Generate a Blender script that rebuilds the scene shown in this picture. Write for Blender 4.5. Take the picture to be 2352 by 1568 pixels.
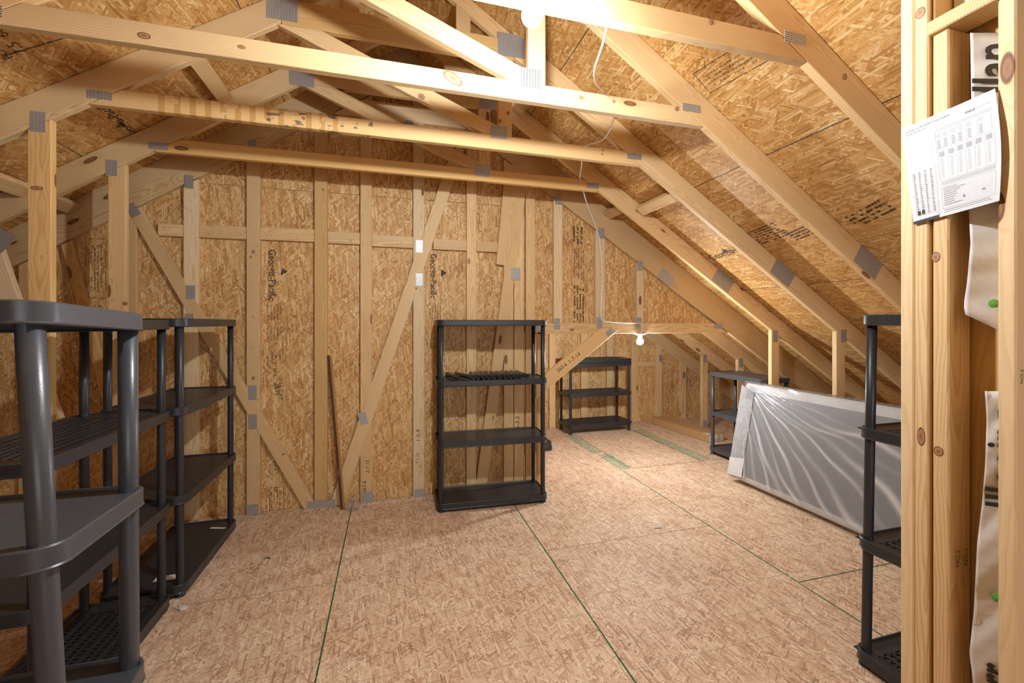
import bpy, bmesh, math, random
from mathutils import Vector, Matrix
random.seed(7)
for o in list(bpy.data.objects): bpy.data.objects.remove(o)
SC = bpy.context.scene
COL = SC.collection

# ------------------------------------------------------------------ camera, light, exposure
CF, CCX, CHY, CH, CTH = 995.0, 1176.0, 742.0, 1.42, 0.2745      # focal (px), centre x, horizon y, eye height, yaw
cam = bpy.data.cameras.new('camera'); camo = bpy.data.objects.new('camera', cam); COL.objects.link(camo)
cam.sensor_width = 36; cam.lens = CF/2352*36; cam.shift_y = -(784-CHY)/2352; cam.clip_start = 0.02
camo.location = (0, 0, CH); camo.rotation_euler = (math.pi/2, 0, -CTH)
SC.camera = camo
w = bpy.data.worlds.new('world'); SC.world = w; w.use_nodes = True
w.node_tree.nodes['Background'].inputs[0].default_value = (0.75, 0.85, 1, 1)
w.node_tree.nodes['Background'].inputs[1].default_value = 0.5
BULB1 = 100.0; BULB2 = 68.0
def area(name, loc, tgt, sx, sy, power, col):
    l = bpy.data.lights.new(name, 'AREA'); l.shape = 'RECTANGLE'; l.size = sx; l.size_y = sy; l.energy = power; l.color = col
    o = bpy.data.objects.new(name, l); COL.objects.link(o); o.location = loc
    o.rotation_euler = (Vector(tgt)-Vector(loc)).to_track_quat('-Z', 'Y').to_euler(); return o
area('fill_light', (1.5, -4.6, 1.55), (0.6, 2.5, 1.45), 2.8, 2.3, 92, (0.84, 0.92, 1.0))  # soft fill added behind the camera, standing for no visible source
SC.view_settings.view_transform = 'Standard'; SC.view_settings.look = 'None'
SC.view_settings.gamma = 1; SC.view_settings.use_curve_mapping = False
SC.view_settings.exposure = 0.0
SC.cycles.max_bounces = 7; SC.cycles.diffuse_bounces = 4; SC.cycles.glossy_bounces = 3; SC.cycles.transparent_max_bounces = 12

# ------------------------------------------------------------------ measuring helpers (photo pixel -> point on a real plane)
_s, _c = math.sin(CTH), math.cos(CTH)
def ray(x, y):
    u = (x-CCX)/CF; v = (CHY-y)/CF
    return Vector((_s+u*_c, _c-u*_s, v))
EYE = Vector((0, 0, CH))
def onY(x, y, Y): d = ray(x, y); return EYE + d*(Y/d.y)
def onX(x, y, X): d = ray(x, y); return EYE + d*(X/d.x)
def onZ(x, y, Z=0): d = ray(x, y); return EYE + d*((Z-CH)/d.z)
def onP(x, y, p, n): d = ray(x, y); return EYE + d*((Vector(p)-EYE).dot(n)/d.dot(n))

# ------------------------------------------------------------------ materials
class NT:
    def __init__(s, name):
        s.m = bpy.data.materials.new(name); s.m.use_nodes = True; s.t = s.m.node_tree
        s.b = s.t.nodes['Principled BSDF']
    def n(s, typ, **kw):
        nd = s.t.nodes.new(typ)
        for k, v in kw.items(): setattr(nd, k, v)
        return nd
    def put(s, sock, v):
        if hasattr(v, 'is_output') or isinstance(v, bpy.types.NodeSocket): s.t.links.new(v, sock)
        else: sock.default_value = v
    def math(s, op, a, b=0.0, c=0.0, clamp=False):
        nd = s.n('ShaderNodeMath', operation=op, use_clamp=clamp)
        for i, v in enumerate((a, b, c)): s.put(nd.inputs[i], v)
        return nd.outputs[0]
    def vmath(s, op, a, b=(0, 0, 0)):
        nd = s.n('ShaderNodeVectorMath', operation=op); s.put(nd.inputs[0], a); s.put(nd.inputs[1], b)
        return nd.outputs[1] if op in ('LENGTH', 'DOT_PRODUCT') else nd.outputs[0]
    def mix(s, f, a, b, mode='MIX'):
        nd = s.n('ShaderNodeMix', data_type='RGBA', blend_type=mode); s.put(nd.inputs[0], f)
        for i, v in ((6, a), (7, b)):
            s.put(nd.inputs[i], v if not isinstance(v, tuple) else (*v[:3], 1))
        return nd.outputs[2]
    def ramp(s, f, stops, interp='LINEAR'):
        nd = s.n('ShaderNodeValToRGB'); s.put(nd.inputs[0], f); cr = nd.color_ramp; cr.interpolation = interp
        while len(cr.elements) < len(stops): cr.elements.new(0.5)
        for e, (p, c) in zip(cr.elements, stops): e.position = p; e.color = (*c, 1)
        return nd.outputs[0]
    def noise(s, vec, scale, detail=2, rough=0.5, out=0):
        nd = s.n('ShaderNodeTexNoise'); s.put(nd.inputs['Vector'], vec); nd.inputs['Scale'].default_value = scale
        nd.inputs['Detail'].default_value = detail; nd.inputs['Roughness'].default_value = rough
        return nd.outputs[out]
    def obj(s): return s.n('ShaderNodeTexCoord').outputs['Object']
    def rnd(s): return s.n('ShaderNodeObjectInfo').outputs['Random']
    def sep(s, v): return s.n('ShaderNodeSeparateXYZ'), v
    def xyz(s, v):
        nd = s.n('ShaderNodeSeparateXYZ'); s.put(nd.inputs[0], v); return nd.outputs
    def comb(s, x, y, z):
        nd = s.n('ShaderNodeCombineXYZ')
        for i, v in enumerate((x, y, z)): s.put(nd.inputs[i], v)
        return nd.outputs[0]
    def mapping(s, v, rot=(0, 0, 0), scale=(1, 1, 1), loc=(0, 0, 0)):
        nd = s.n('ShaderNodeMapping'); s.put(nd.inputs[0], v); s.put(nd.inputs[1], loc)
        nd.inputs[2].default_value = rot; nd.inputs[3].default_value = scale; return nd.outputs[0]
    def bump(s, h, strength=0.3, dist=0.003):
        nd = s.n('ShaderNodeBump'); s.put(nd.inputs['Height'], h); nd.inputs['Strength'].default_value = strength
        nd.inputs['Distance'].default_value = dist; s.t.links.new(nd.outputs[0], s.b.inputs['Normal'])
    def fin(s, col=None, rough=0.6, metal=0.0, spec=None):
        if col is not None: s.put(s.b.inputs['Base Color'], col if not isinstance(col, tuple) else (*col[:3], 1))
        s.put(s.b.inputs['Roughness'], rough); s.put(s.b.inputs['Metallic'], metal)
        if spec is not None: s.b.inputs['Specular IOR Level'].default_value = spec
        return s.m

def simple(name, col, rough=0.6, metal=0.0, var=0.06, scale=30, spec=None, bump=0.0):
    t = NT(name); o = t.obj(); nz = t.noise(o, scale, 3)
    f = t.math('MULTIPLY_ADD', nz, 2*var, 1-var)
    c = t.mix(1.0, col, t.comb(f, f, f), 'MULTIPLY')
    if bump: t.bump(t.noise(o, scale*6, 2), bump, 0.002)
    return t.fin(c, rough, metal, spec)

def osb(name, stops, length=0.075, width=0.016, lines=None, dark=0.35, wax=0.55, spread=1.0):
    """oriented strand board: crossing layers of wood strands, most of them along local Y"""
    t = NT(name); o = t.obj(); r = t.rnd()
    p = t.vmath('ADD', o, t.comb(t.math('MULTIPLY', r, 37.0), t.math('MULTIPLY', r, 91.0), 0))
    warp = t.noise(p, 7.0, 1, out=1)
    p2 = t.vmath('ADD', p, t.vmath('MULTIPLY', t.vmath('SUBTRACT', warp, (0.5, 0.5, 0.5)), (0.007, 0.007, 0)))
    val = 0.5; hgt = 0.5
    for i, (ang, kl, kw, thr) in enumerate(((12, 1.3, 1.5, 0.0), (-35, 1.1, 1.3, 0.15), (60, 0.9, 1.1, 0.3), (-75, 0.8, 0.9, 0.4), (24, 1.0, 0.9, 0.2), (-14, 1.1, 0.8, 0.2), (44, 0.8, 0.6, 0.3), (-52, 0.7, 0.5, 0.35), (4, 0.8, 0.5, 0.3))):
        mp = t.n('ShaderNodeMapping', vector_type='TEXTURE'); t.put(mp.inputs[0], p2); mp.inputs[1].default_value = (i*3.3, i*7.7, 0)
        mp.inputs[2].default_value = (0, 0, math.radians(ang*spread)); mp.inputs[3].default_value = (width*kw, length*kl, 1)
        vo = t.n('ShaderNodeTexVoronoi', voronoi_dimensions='2D', distance='CHEBYCHEV'); t.put(vo.inputs['Vector'], mp.outputs[0])
        vo.inputs['Scale'].default_value = 1.0
        cs = t.n('ShaderNodeSeparateColor'); t.put(cs.inputs[0], vo.outputs['Color'])
        edge = t.math('MULTIPLY_ADD', t.math('GREATER_THAN', vo.outputs['Distance'], 0.335 if i else 0.5), -0.30, 1.0)  # darker strand rims paint in a thin outline shadow
        v = t.math('MULTIPLY', t.math('MULTIPLY_ADD', t.math('SUBTRACT', cs.outputs[0], 0.5), 0.95, 0.52), edge)
        m = t.math('MULTIPLY', t.math('GREATER_THAN', cs.outputs[1], thr), t.math('LESS_THAN', vo.outputs['Distance'], 0.365)) if i else 1.0
        im = t.math('SUBTRACT', 1.0, m)
        val = t.math('ADD', t.math('MULTIPLY', v, m), t.math('MULTIPLY', val, im))
        hgt = t.math('ADD', t.math('MULTIPLY', t.math('MULTIPLY_ADD', cs.outputs[2], 1.0, 0.2*i), m), t.math('MULTIPLY', hgt, im))
    fib = t.noise(t.vmath('MULTIPLY', p2, (260, 17, 0)), 1.0, 3, 0.6)
    fib2 = t.noise(t.mapping(p2, (0, 0, math.radians(35)), (260, 17, 0)), 1.0, 3, 0.6)
    pick = t.math('GREATER_THAN', t.math('FRACT', t.math('MULTIPLY', hgt, 7.0)), 0.5)
    fb = t.math('SUBTRACT', t.math('ADD', t.math('MULTIPLY', fib, pick), t.math('MULTIPLY', fib2, t.math('SUBTRACT', 1.0, pick))), 0.5)
    val = t.math('MULTIPLY_ADD', fb, 0.55, t.math('MULTIPLY_ADD', t.math('SUBTRACT', val, 0.46), 0.82, 0.5))
    big = t.noise(p, 2.5, 2)
    val = t.math('MULTIPLY_ADD', t.math('SUBTRACT', big, 0.5), 0.4, val, clamp=True)
    col = t.ramp(val, stops)
    speck = t.math('GREATER_THAN', t.noise(t.vmath('MULTIPLY', p, (1.8, 1, 1)), 95, 2), 0.69)
    col = t.mix(t.math('MULTIPLY', speck, dark), col, tuple(x*0.25 for x in stops[0][1]))
    if lines:                                       # factory nailing lines across the sheet, every 16 and 24 inches
        ox = t.xyz(o)
        y = t.math('MULTIPLY_ADD', t.math('SUBTRACT', t.noise(o, 40, 2), 0.5), 0.004, ox[1])
        msk = None
        for pitch in (0.4064, 0.6096, 0.4877):
            q = t.math('PINGPONG', y, pitch/2)
            ln = t.math('LESS_THAN', q, 0.0022)
            msk = ln if msk is None else t.math('MAXIMUM', msk, ln)
        brk = t.math('MULTIPLY', t.noise(o, 5.5, 3), 0.65)
        col = t.mix(t.math('MULTIPLY', msk, brk), col, (0.10, 0.16, 0.10))
    return t.fin(col, wax, 0, 0.25)

def pine(name, light, darkc, rough=0.55, patches=False, knots=0.16):
    """sawn softwood, grain along local X"""
    t = NT(name); o = t.obj(); r = t.rnd()
    r2 = t.math('FRACT', t.math('MULTIPLY', r, 17.3)); r3 = t.math('FRACT', t.math('MULTIPLY', r, 53.7))
    x, y, z = t.xyz(o)
    xo = t.math('MULTIPLY_ADD', r, 60.0, x)
    pk = t.comb(t.math('MULTIPLY', xo, 3.1), t.math('MULTIPLY_ADD', y, 9.0, t.math('MULTIPLY', r2, 9)), t.math('MULTIPLY', z, 9.0))
    vo = t.n('ShaderNodeTexVoronoi', voronoi_dimensions='3D'); t.put(vo.inputs['Vector'], pk); vo.inputs['Scale'].default_value = 1.0
    cs = t.n('ShaderNodeSeparateColor'); t.put(cs.inputs[0], vo.outputs['Color'])
    has = t.math('LESS_THAN', cs.outputs[0], 0.27)
    kd = t.math('ADD', vo.outputs['Distance'], t.math('MULTIPLY', t.math('SUBTRACT', 1.0, has), 5.0))
    swell = t.math('POWER', 2.718, t.math('MULTIPLY', t.math('MULTIPLY', kd, kd), -9.0))
    wob = t.noise(t.comb(t.math('MULTIPLY', xo, 0.9), t.math('MULTIPLY', y, 4), t.math('MULTIPLY', z, 4)), 1.6, 3)
    yy = t.math('ADD', y, t.math('MULTIPLY_ADD', r2, 0.16, -0.03))
    zz = t.math('ADD', z, t.math('MULTIPLY_ADD', r3, 0.14, -0.07))
    rr = t.math('SQRT', t.math('ADD', t.math('MULTIPLY', yy, yy), t.math('MULTIPLY', zz, zz)))
    rr = t.math('ADD', rr, t.math('MULTIPLY', t.math('SUBTRACT', wob, 0.5), 0.055))
    rr = t.math('ADD', rr, t.math('MULTIPLY', swell, 0.020))
    fr = t.math('FRACT', t.math('MULTIPLY', rr, 145.0))
    ring = t.math('MULTIPLY', t.math('POWER', fr, 2.5), t.math('SUBTRACT', 1.0, t.math('POWER', fr, 14.0)))
    fib = t.noise(t.comb(t.math('MULTIPLY', xo, 6), t.math('MULTIPLY', y, 240), t.math('MULTIPLY', z, 240)), 1.0, 3)
    tone = t.noise(t.comb(xo, t.math('MULTIPLY', y, 8), t.math('MULTIPLY', z, 8)), 1.3, 2)
    f = t.math('ADD', t.math('MULTIPLY', ring, t.math('MULTIPLY_ADD', r3, 0.50, 0.58)), t.math('ADD', t.math('MULTIPLY', t.math('SUBTRACT', fib, 0.5), 0.35), t.math('MULTIPLY', t.math('SUBTRACT', tone, 0.5), 0.55)), clamp=True)
    col = t.mix(f, light, darkc)
    if patches:                                     # skip-dressed blotches left by the saw mill
        q = t.math('FRACT', t.math('MULTIPLY', x, 14.5))
        m = t.math('MULTIPLY', t.math('LESS_THAN', q, 0.42), t.math('MULTIPLY', t.math('LESS_THAN', x, -0.35), t.math('GREATER_THAN', x, -1.25)))
        m = t.math('MULTIPLY', m, t.math('GREATER_THAN', t.noise(o, 9, 2), 0.42))
        col = t.mix(t.math('MULTIPLY', m, 0.7), col, (0.50, 0.27, 0.07))
        m2 = t.math('MULTIPLY', t.math('GREATER_THAN', t.noise(t.vmath('MULTIPLY', o, (1, 1, 3)), 13, 4), 0.60), t.math('MULTIPLY', t.math('LESS_THAN', x, -0.2), t.math('GREATER_THAN', x, -0.75)))
        col = t.mix(t.math('MULTIPLY', m2, 0.75), col, (0.05, 0.05, 0.055))
    kn = t.ramp(kd, [(0.0, (0.20, 0.085, 0.035)), (0.07, (0.30, 0.13, 0.05)), (0.105, (0.12, 0.05, 0.022)), (0.13, (0.34, 0.17, 0.07)), (1, (0.34, 0.17, 0.07))])
    near = t.math('LESS_THAN', kd, 0.13)
    halo = t.math('MULTIPLY', t.math('POWER', 2.718, t.math('MULTIPLY', t.math('MULTIPLY', kd, kd), -30.0)), 0.5)
    col = t.mix(halo, col, tuple(a*b for a, b in zip(darkc, (0.95, 0.8, 0.62))))
    col = t.mix(near, col, kn)
    hv = t.math('MULTIPLY_ADD', r, 0.26, 0.86)
    col = t.mix(1.0, col, t.comb(hv, t.math('MULTIPLY', hv, t.math('MULTIPLY_ADD', r3, 0.08, 0.95)), t.math('MULTIPLY', hv, t.math('MULTIPLY_ADD', r3, 0.20, 0.86))), 'MULTIPLY')
    return t.fin(col, rough, 0, 0.3)

def plate_mat():
    t = NT('galvanised_plate'); x, y, z = t.xyz(t.obj())
    colw = 0.0145
    cx = t.math('FRACT', t.math('DIVIDE', x, colw)); 
    zz = t.math('ADD', z, t.math('MULTIPLY', cx, 0.003))
    rz = t.math('FRACT', t.math('DIVIDE', zz, 0.0085))
    inx = t.math('MULTIPLY', t.math('GREATER_THAN', cx, 0.25), t.math('LESS_THAN', cx, 0.80))
    slot = t.math('MULTIPLY', inx, t.math('LESS_THAN', rz, 0.36))
    lip = t.math('MULTIPLY', inx, t.math('MULTIPLY', t.math('GREATER_THAN', rz, 0.36), t.math('LESS_THAN', rz, 0.72)))
    nz = t.noise(t.obj(), 60, 2)
    c = t.mix(nz, (0.36, 0.355, 0.35), (0.50, 0.495, 0.48))
    c = t.mix(slot, c, (0.05, 0.045, 0.04)); c = t.mix(lip, c, (0.72, 0.71, 0.68))  # pale lips paint in the glint of reflective tooth edges, beside dark slots
    t.bump(t.math('SUBTRACT', lip, slot), 0.6, 0.002)
    return t.fin(c, 0.42, 0.45)

def plastic_mat(name, col, rough):
    t = NT(name); o = t.obj()
    n1 = t.noise(o, 380, 2); n2 = t.noise(o, 7, 3)
    scr = t.math('GREATER_THAN', t.noise(t.vmath('MULTIPLY', o, (4, 90, 40)), 3.0, 3), 0.735)
    c = t.mix(t.math('MULTIPLY', scr, 0.25), tuple(col), (0.25, 0.25, 0.25))
    t.bump(n1, 0.15, 0.0012)
    return t.fin(c, t.math('MULTIPLY_ADD', n2, 0.2, rough-0.1), 0, 0.5)

def film_mat():
    t = NT('clear_plastic_film'); o = t.obj()
    t.put(t.b.inputs['Base Color'], (0.34, 0.34, 0.345, 1)); t.b.inputs['Roughness'].default_value = 0.13; t.b.inputs['Coat Weight'].default_value = 0.6; t.b.inputs['Coat Roughness'].default_value = 0.08
    n = t.noise(t.vmath('MULTIPLY', o, (1, 3, 9)), 6, 4)
    t.bump(n, 0.10, 0.02)
    tr = t.n('ShaderNodeBsdfTransparent'); mx = t.n('ShaderNodeMixShader')
    f = t.math('MULTIPLY_ADD', t.noise(o, 5, 3), 0.12, 0.16)
    lw = t.n('ShaderNodeLayerWeight'); lw.inputs[0].default_value = 0.3
    f = t.math('MULTIPLY_ADD', t.math('POWER', lw.outputs['Facing'], 2.0), 0.35, f, clamp=True)
    at = t.n('ShaderNodeAttribute', attribute_name='fold')            # fold crests denser as doubled film, and whitened to paint in highlights
    f = t.math('MULTIPLY_ADD', at.outputs['Fac'], 0.5, f, clamp=True)
    t.put(t.b.inputs['Base Color'], t.mix(at.outputs['Fac'], (0.34, 0.34, 0.345), (0.72, 0.72, 0.72)))
    t.put(mx.inputs[0], f); t.t.links.new(tr.outputs[0], mx.inputs[1]); t.t.links.new(t.b.outputs[0], mx.inputs[2])
    t.t.links.new(mx.outputs[0], t.t.nodes['Material Output'].inputs[0]); return t.m

def ink_mat(name, col, cover=0.8, scale=120, soft=False):
    t = NT(name); t.fin(col, 0.8)
    nz = t.noise(t.obj(), scale, 2); f = t.math('MULTIPLY', t.math('LESS_THAN', nz, 0.36+0.3*cover), cover) if not soft else t.math('MULTIPLY', t.math('MULTIPLY_ADD', nz, 2.0, -0.35, clamp=True), cover)
    tr = t.n('ShaderNodeBsdfTransparent'); mx = t.n('ShaderNodeMixShader')
    t.put(mx.inputs[0], f); t.t.links.new(tr.outputs[0], mx.inputs[1]); t.t.links.new(t.b.outputs[0], mx.inputs[2])
    t.t.links.new(mx.outputs[0], t.t.nodes['Material Output'].inputs[0]); return t.m

def emit_mat(name, col, st):
    t = NT(name); t.fin((0.9, 0.9, 0.9), 0.3)
    t.b.inputs['Emission Color'].default_value = (*col, 1); t.b.inputs['Emission Strength'].default_value = st
    return t.m

M = {}
M['osb_roof'] = osb('osb_roof', [(0.0, (0.25, 0.105, 0.030)), (0.2, (0.43, 0.21, 0.06)), (0.5, (0.56, 0.30, 0.095)), (0.78, (0.63, 0.385, 0.145)), (1.0, (0.78, 0.57, 0.30))], 0.19, 0.032)
M['osb_wall'] = osb('osb_wall', [(0.0, (0.24, 0.11, 0.042)), (0.22, (0.45, 0.235, 0.080)), (0.5, (0.59, 0.350, 0.135)), (0.78, (0.68, 0.455, 0.205)), (1.0, (0.80, 0.62, 0.35))], 0.16, 0.027, spread=0.9)
M['osb_floor'] = osb('osb_floor', [(0.0, (0.28, 0.14, 0.08)), (0.22, (0.50, 0.31, 0.195)), (0.5, (0.66, 0.465, 0.31)), (0.78, (0.75, 0.575, 0.405)), (1.0, (0.86, 0.73, 0.56))], 0.125, 0.021, lines=True, wax=0.6, spread=1.1, dark=0.5)
M['pine'] = pine('pine', (0.72, 0.51, 0.27), (0.50, 0.29, 0.11))
M['pine_pale'] = pine('pine_pale', (0.78, 0.61, 0.38), (0.62, 0.43, 0.22))
M['pine_gold'] = pine('pine_gold', (0.70, 0.46, 0.19), (0.46, 0.24, 0.07))
M['pine_skip'] = pine('pine_skip', (0.74, 0.52, 0.26), (0.54, 0.32, 0.12), patches=True)
M['plate'] = plate_mat()
M['black'] = plastic_mat('black_plastic', (0.024, 0.026, 0.029), 0.38)
M['grey'] = plastic_mat('charcoal_plastic', (0.058, 0.064, 0.074), 0.34)
M['char'] = plastic_mat('dark_charcoal_plastic', (0.026, 0.028, 0.032), 0.38)
M['pole'] = plastic_mat('loose_pole_plastic', (0.034, 0.036, 0.040), 0.3)
M['dark'] = simple('dark_void', (0.01, 0.01, 0.01), 0.8)
M['film'] = film_mat()
M['filmw'] = simple('gathered_white_film', (0.62, 0.62, 0.63), 0.22, var=0.2, scale=9)
M['white'] = simple('white_plastic', (0.75, 0.75, 0.74), 0.35)
M['wrapwhite'] = simple('white_poly_wrap', (0.80, 0.78, 0.76), 0.5, var=0.05, scale=60, bump=0.2)
M['mattress_grey'] = simple('grey_mattress_cover', (0.24, 0.24, 0.24), 0.5, var=0.1, scale=12)
M['mattress_white'] = simple('white_mattress_border', (0.66, 0.65, 0.63), 0.6, var=0.05, scale=20)
M['card'] = simple('cardboard', (0.47, 0.29, 0.13), 0.8, var=0.05, scale=14, bump=0.05)
M['paper'] = simple('white_paper', (0.62, 0.635, 0.65), 0.6, var=0.01)
M['ink'] = ink_mat('stamp_ink', (0.03, 0.022, 0.02), 0.8)
M['faint'] = ink_mat('faint_stamp_ink', (0.05, 0.03, 0.025), 0.55, 170)
M['print'] = simple('print_black', (0.02, 0.02, 0.022), 0.6)
M['printgrey'] = simple('print_grey', (0.40, 0.42, 0.42), 0.6)
M['printmid'] = simple('print_mid_grey', (0.20, 0.21, 0.22), 0.6)
M['letter'] = simple('wrap_lettering', (0.045, 0.035, 0.03), 0.5)
M['greenline'] = ink_mat('green_edge_paint', (0.01, 0.11, 0.035), 0.95, 60)
M['greenband'] = ink_mat('green_overspray', (0.26, 0.50, 0.32), 0.55, 26, soft=True)
M['seam'] = simple('dark_joint', (0.03, 0.05, 0.03), 0.9)  # dark green base colour for the joints between floor sheets
M['blueline'] = simple('roof_joint_wrap', (0.02, 0.025, 0.04), 0.6)
M['capgreen'] = simple('green_cap', (0.18, 0.50, 0.10), 0.45)
M['cable'] = simple('white_cable', (0.80, 0.79, 0.76), 0.45)
M['amber'] = simple('amber_stain', (0.36, 0.17, 0.03), 0.4, var=0.15, scale=40)
M['brown'] = simple('dark_brown_stain', (0.06, 0.03, 0.015), 0.35)
M['yellow'] = simple('yellow_plastic', (0.75, 0.55, 0.03), 0.4)
M['steel'] = simple('steel', (0.55, 0.55, 0.55), 0.35, 0.9)
M['nail'] = simple('dark_nail', (0.05, 0.04, 0.035), 0.5, 0.5)
def glow(power, radius):    # radiant power (W) spread over the glass
    return power/(4*math.pi*radius*radius*math.pi)

# ------------------------------------------------------------------ object helpers
def mesh_obj(name, verts, faces, mat, parent=None, mtx=None, smooth=False, bevel=0.0):
    me = bpy.data.meshes.new(name); me.from_pydata([tuple(v) for v in verts], [], faces)
    bm = bmesh.new(); bm.from_mesh(me); bmesh.ops.recalc_face_normals(bm, faces=bm.faces); bm.to_mesh(me); bm.free()
    if smooth:
        for p in me.polygons: p.use_smooth = True
        if smooth == 'auto': me.set_sharp_from_angle(angle=0.6)
    me.materials.append(mat)
    return link(name, me, parent, mtx, bevel)
def link(name, me, parent=None, mtx=None, bevel=0.0):
    o = bpy.data.objects.new(name, me); COL.objects.link(o)
    mtx = mtx or Matrix.Identity(4)
    if parent is not None:
        o.parent = parent; mtx = wm(parent).inverted() @ mtx
    o.matrix_basis = mtx
    if bevel:
        b = o.modifiers.new('edge', 'BEVEL'); b.width = bevel; b.segments = 1; b.limit_method = 'ANGLE'; b.angle_limit = 0.7
    return o
def wm(o):
    m = o.matrix_basis.copy()
    while o.parent: o = o.parent; m = o.matrix_basis @ m
    return m
def empty(name, loc=(0, 0, 0), rz=0.0):
    o = bpy.data.objects.new(name, None); COL.objects.link(o); o.empty_display_size = 0.1
    o.matrix_basis = Matrix.Translation(loc) @ Matrix.Rotation(rz, 4, 'Z'); return o
def tag(o, label, cat, group=None):
    o['label'] = label; o['category'] = cat
    if group: o['group'] = group
    return o
def struct(o): o['kind'] = 'structure'; return o
def stuff(o): o['kind'] = 'stuff'; return o
def frame(origin, ex, ez):
    ex = Vector(ex).normalized(); ez = Vector(ez); ez = (ez - ex*ez.dot(ex)).normalized(); ey = ez.cross(ex)
    m = Matrix.Identity(4)
    for i in range(3): m[i][0], m[i][1], m[i][2], m[i][3] = ex[i], ey[i], ez[i], origin[i]
    return m
def prism(poly, y0, y1):
    n = len(poly); v = [(x, y0, z) for x, z in poly]+[(x, y1, z) for x, z in poly]
    f = [tuple(range(n))[::-1], tuple(range(n, 2*n))]+[(i, (i+1) % n, n+(i+1) % n, n+i) for i in range(n)]
    return v, f
def clip(poly, hp):                 # keep (p-p0).n <= 0
    px, pz, nx, nz = hp; out = []
    for i in range(len(poly)):
        a, b = poly[i], poly[(i+1) % len(poly)]
        da = (a[0]-px)*nx+(a[1]-pz)*nz; db = (b[0]-px)*nx+(b[1]-pz)*nz
        if da <= 0: out.append(a)
        if (da < 0 < db) or (db < 0 < da):
            t = da/(da-db); out.append((a[0]+(b[0]-a[0])*t, a[1]+(b[1]-a[1])*t))
    return out
def member(name, a, b, wd, Yf, th, clips, mat, parent, ext=0.0, bevel=0.0025):
    """a sawn board lying in an XZ plane; its grain runs from a to b"""
    a = Vector(a); b = Vector(b); d = (b-a).normalized(); n = Vector((-d.y, d.x)); a = a-d*ext; b = b+d*ext
    poly = [tuple(a-n*wd/2), tuple(b-n*wd/2), tuple(b+n*wd/2), tuple(a+n*wd/2)]
    for c in clips: poly = clip(poly, c)
    if len(poly) < 3: return None
    c0 = (a+b)/2
    m = frame((c0.x, Yf, c0.y), (d.x, 0, d.y), (n.x, 0, n.y))
    loc = [((p[0]-c0.x)*d.x+(p[1]-c0.y)*d.y, (p[0]-c0.x)*n.x+(p[1]-c0.y)*n.y) for p in poly]
    v, f = prism(loc, 0, th)
    return mesh_obj(name, v, f, mat, parent, m, bevel=bevel)
def board(name, p0, p1, wd, th, up, mat, parent=None, bevel=0.0025):
    """box from p0 to p1 (centre line), wd along `up`, th across"""
    p0 = Vector(p0); p1 = Vector(p1); m = frame((p0+p1)/2, p1-p0, up); L = (p1-p0).length/2
    v, f = prism([(-L, -wd/2), (L, -wd/2), (L, wd/2), (-L, wd/2)], -th/2, th/2)
    return mesh_obj(name, v, f, mat, parent, m, bevel=bevel)
def box(name, x0, x1, y0, y1, z0, z1, mat, parent=None, bevel=0.0):
    c = Vector(((x0+x1)/2, (y0+y1)/2, (z0+z1)/2)); a, b, d = (x1-x0)/2, (y1-y0)/2, (z1-z0)/2
    v, f = prism([(-a, -d), (a, -d), (a, d), (-a, d)], -b, b)
    return mesh_obj(name, v, f, mat, parent, Matrix.Translation(c), bevel=bevel)
def sheet(name, poly, th, mtx, mat, parent, bevel=0.0):
    """panel: polygon in local XY, thickness th along local -Z"""
    n = len(poly); v = [(x, y, 0) for x, y in poly]+[(x, y, -th) for x, y in poly]
    f = [tuple(range(n)), tuple(range(n, 2*n))[::-1]]+[(i, n+i, n+(i+1) % n, (i+1) % n) for i in range(n)]
    return mesh_obj(name, v, f, mat, parent, mtx, bevel=bevel)
def lathe(prof, seg=24, cap=True):
    v = []; f = []
    for r, z in prof:
        for i in range(seg): v.append((r*math.cos(2*math.pi*i/seg), r*math.sin(2*math.pi*i/seg), z))
    for k in range(len(prof)-1):
        for i in range(seg): f.append((k*seg+i, k*seg+(i+1) % seg, (k+1)*seg+(i+1) % seg, (k+1)*seg+i))
    if cap: f.append(tuple(range(seg))[::-1]); f.append(tuple(range((len(prof)-1)*seg, len(prof)*seg)))
    return v, f
def sweep(pts, r, seg=10, sub=6):
    P = [Vector(p) for p in pts]; path = []
    for i in range(len(P)-1):
        p0 = P[max(i-1, 0)]; p1 = P[i]; p2 = P[i+1]; p3 = P[min(i+2, len(P)-1)]
        for k in range(sub):
            t = k/sub; path.append(0.5*((2*p1)+(p2-p0)*t+(2*p0-5*p1+4*p2-p3)*t*t+(3*p1-p0-3*p2+p3)*t**3))
    path.append(P[-1]); v = []; f = []; nrm = Vector((0.3, 0.9, 0.2))
    for i, p in enumerate(path):
        d = (path[min(i+1, len(path)-1)]-path[max(i-1, 0)]).normalized()
        nrm = (nrm-d*nrm.dot(d)).normalized(); b = d.cross(nrm)
        for k in range(seg):
            a = 2*math.pi*k/seg; v.append(p+(nrm*math.cos(a)+b*math.sin(a))*r)
    for i in range(len(path)-1):
        for k in range(seg): f.append((i*seg+k, i*seg+(k+1) % seg, (i+1)*seg+(k+1) % seg, (i+1)*seg+k))
    f.append(tuple(range(seg))[::-1]); f.append(tuple(range((len(path)-1)*seg, len(path)*seg)))
    return v, f
class MB:
    def __init__(s): s.v = []; s.f = []
    def add(s, v, f):
        k = len(s.v); s.v += [tuple(p) for p in v]; s.f += [tuple(i+k for i in q) for q in f]; return s
    def box(s, x0, x1, y0, y1, z0, z1):
        v, f = prism([(x0, z0), (x1, z0), (x1, z1), (x0, z1)], y0, y1); return s.add(v, f)
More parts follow.
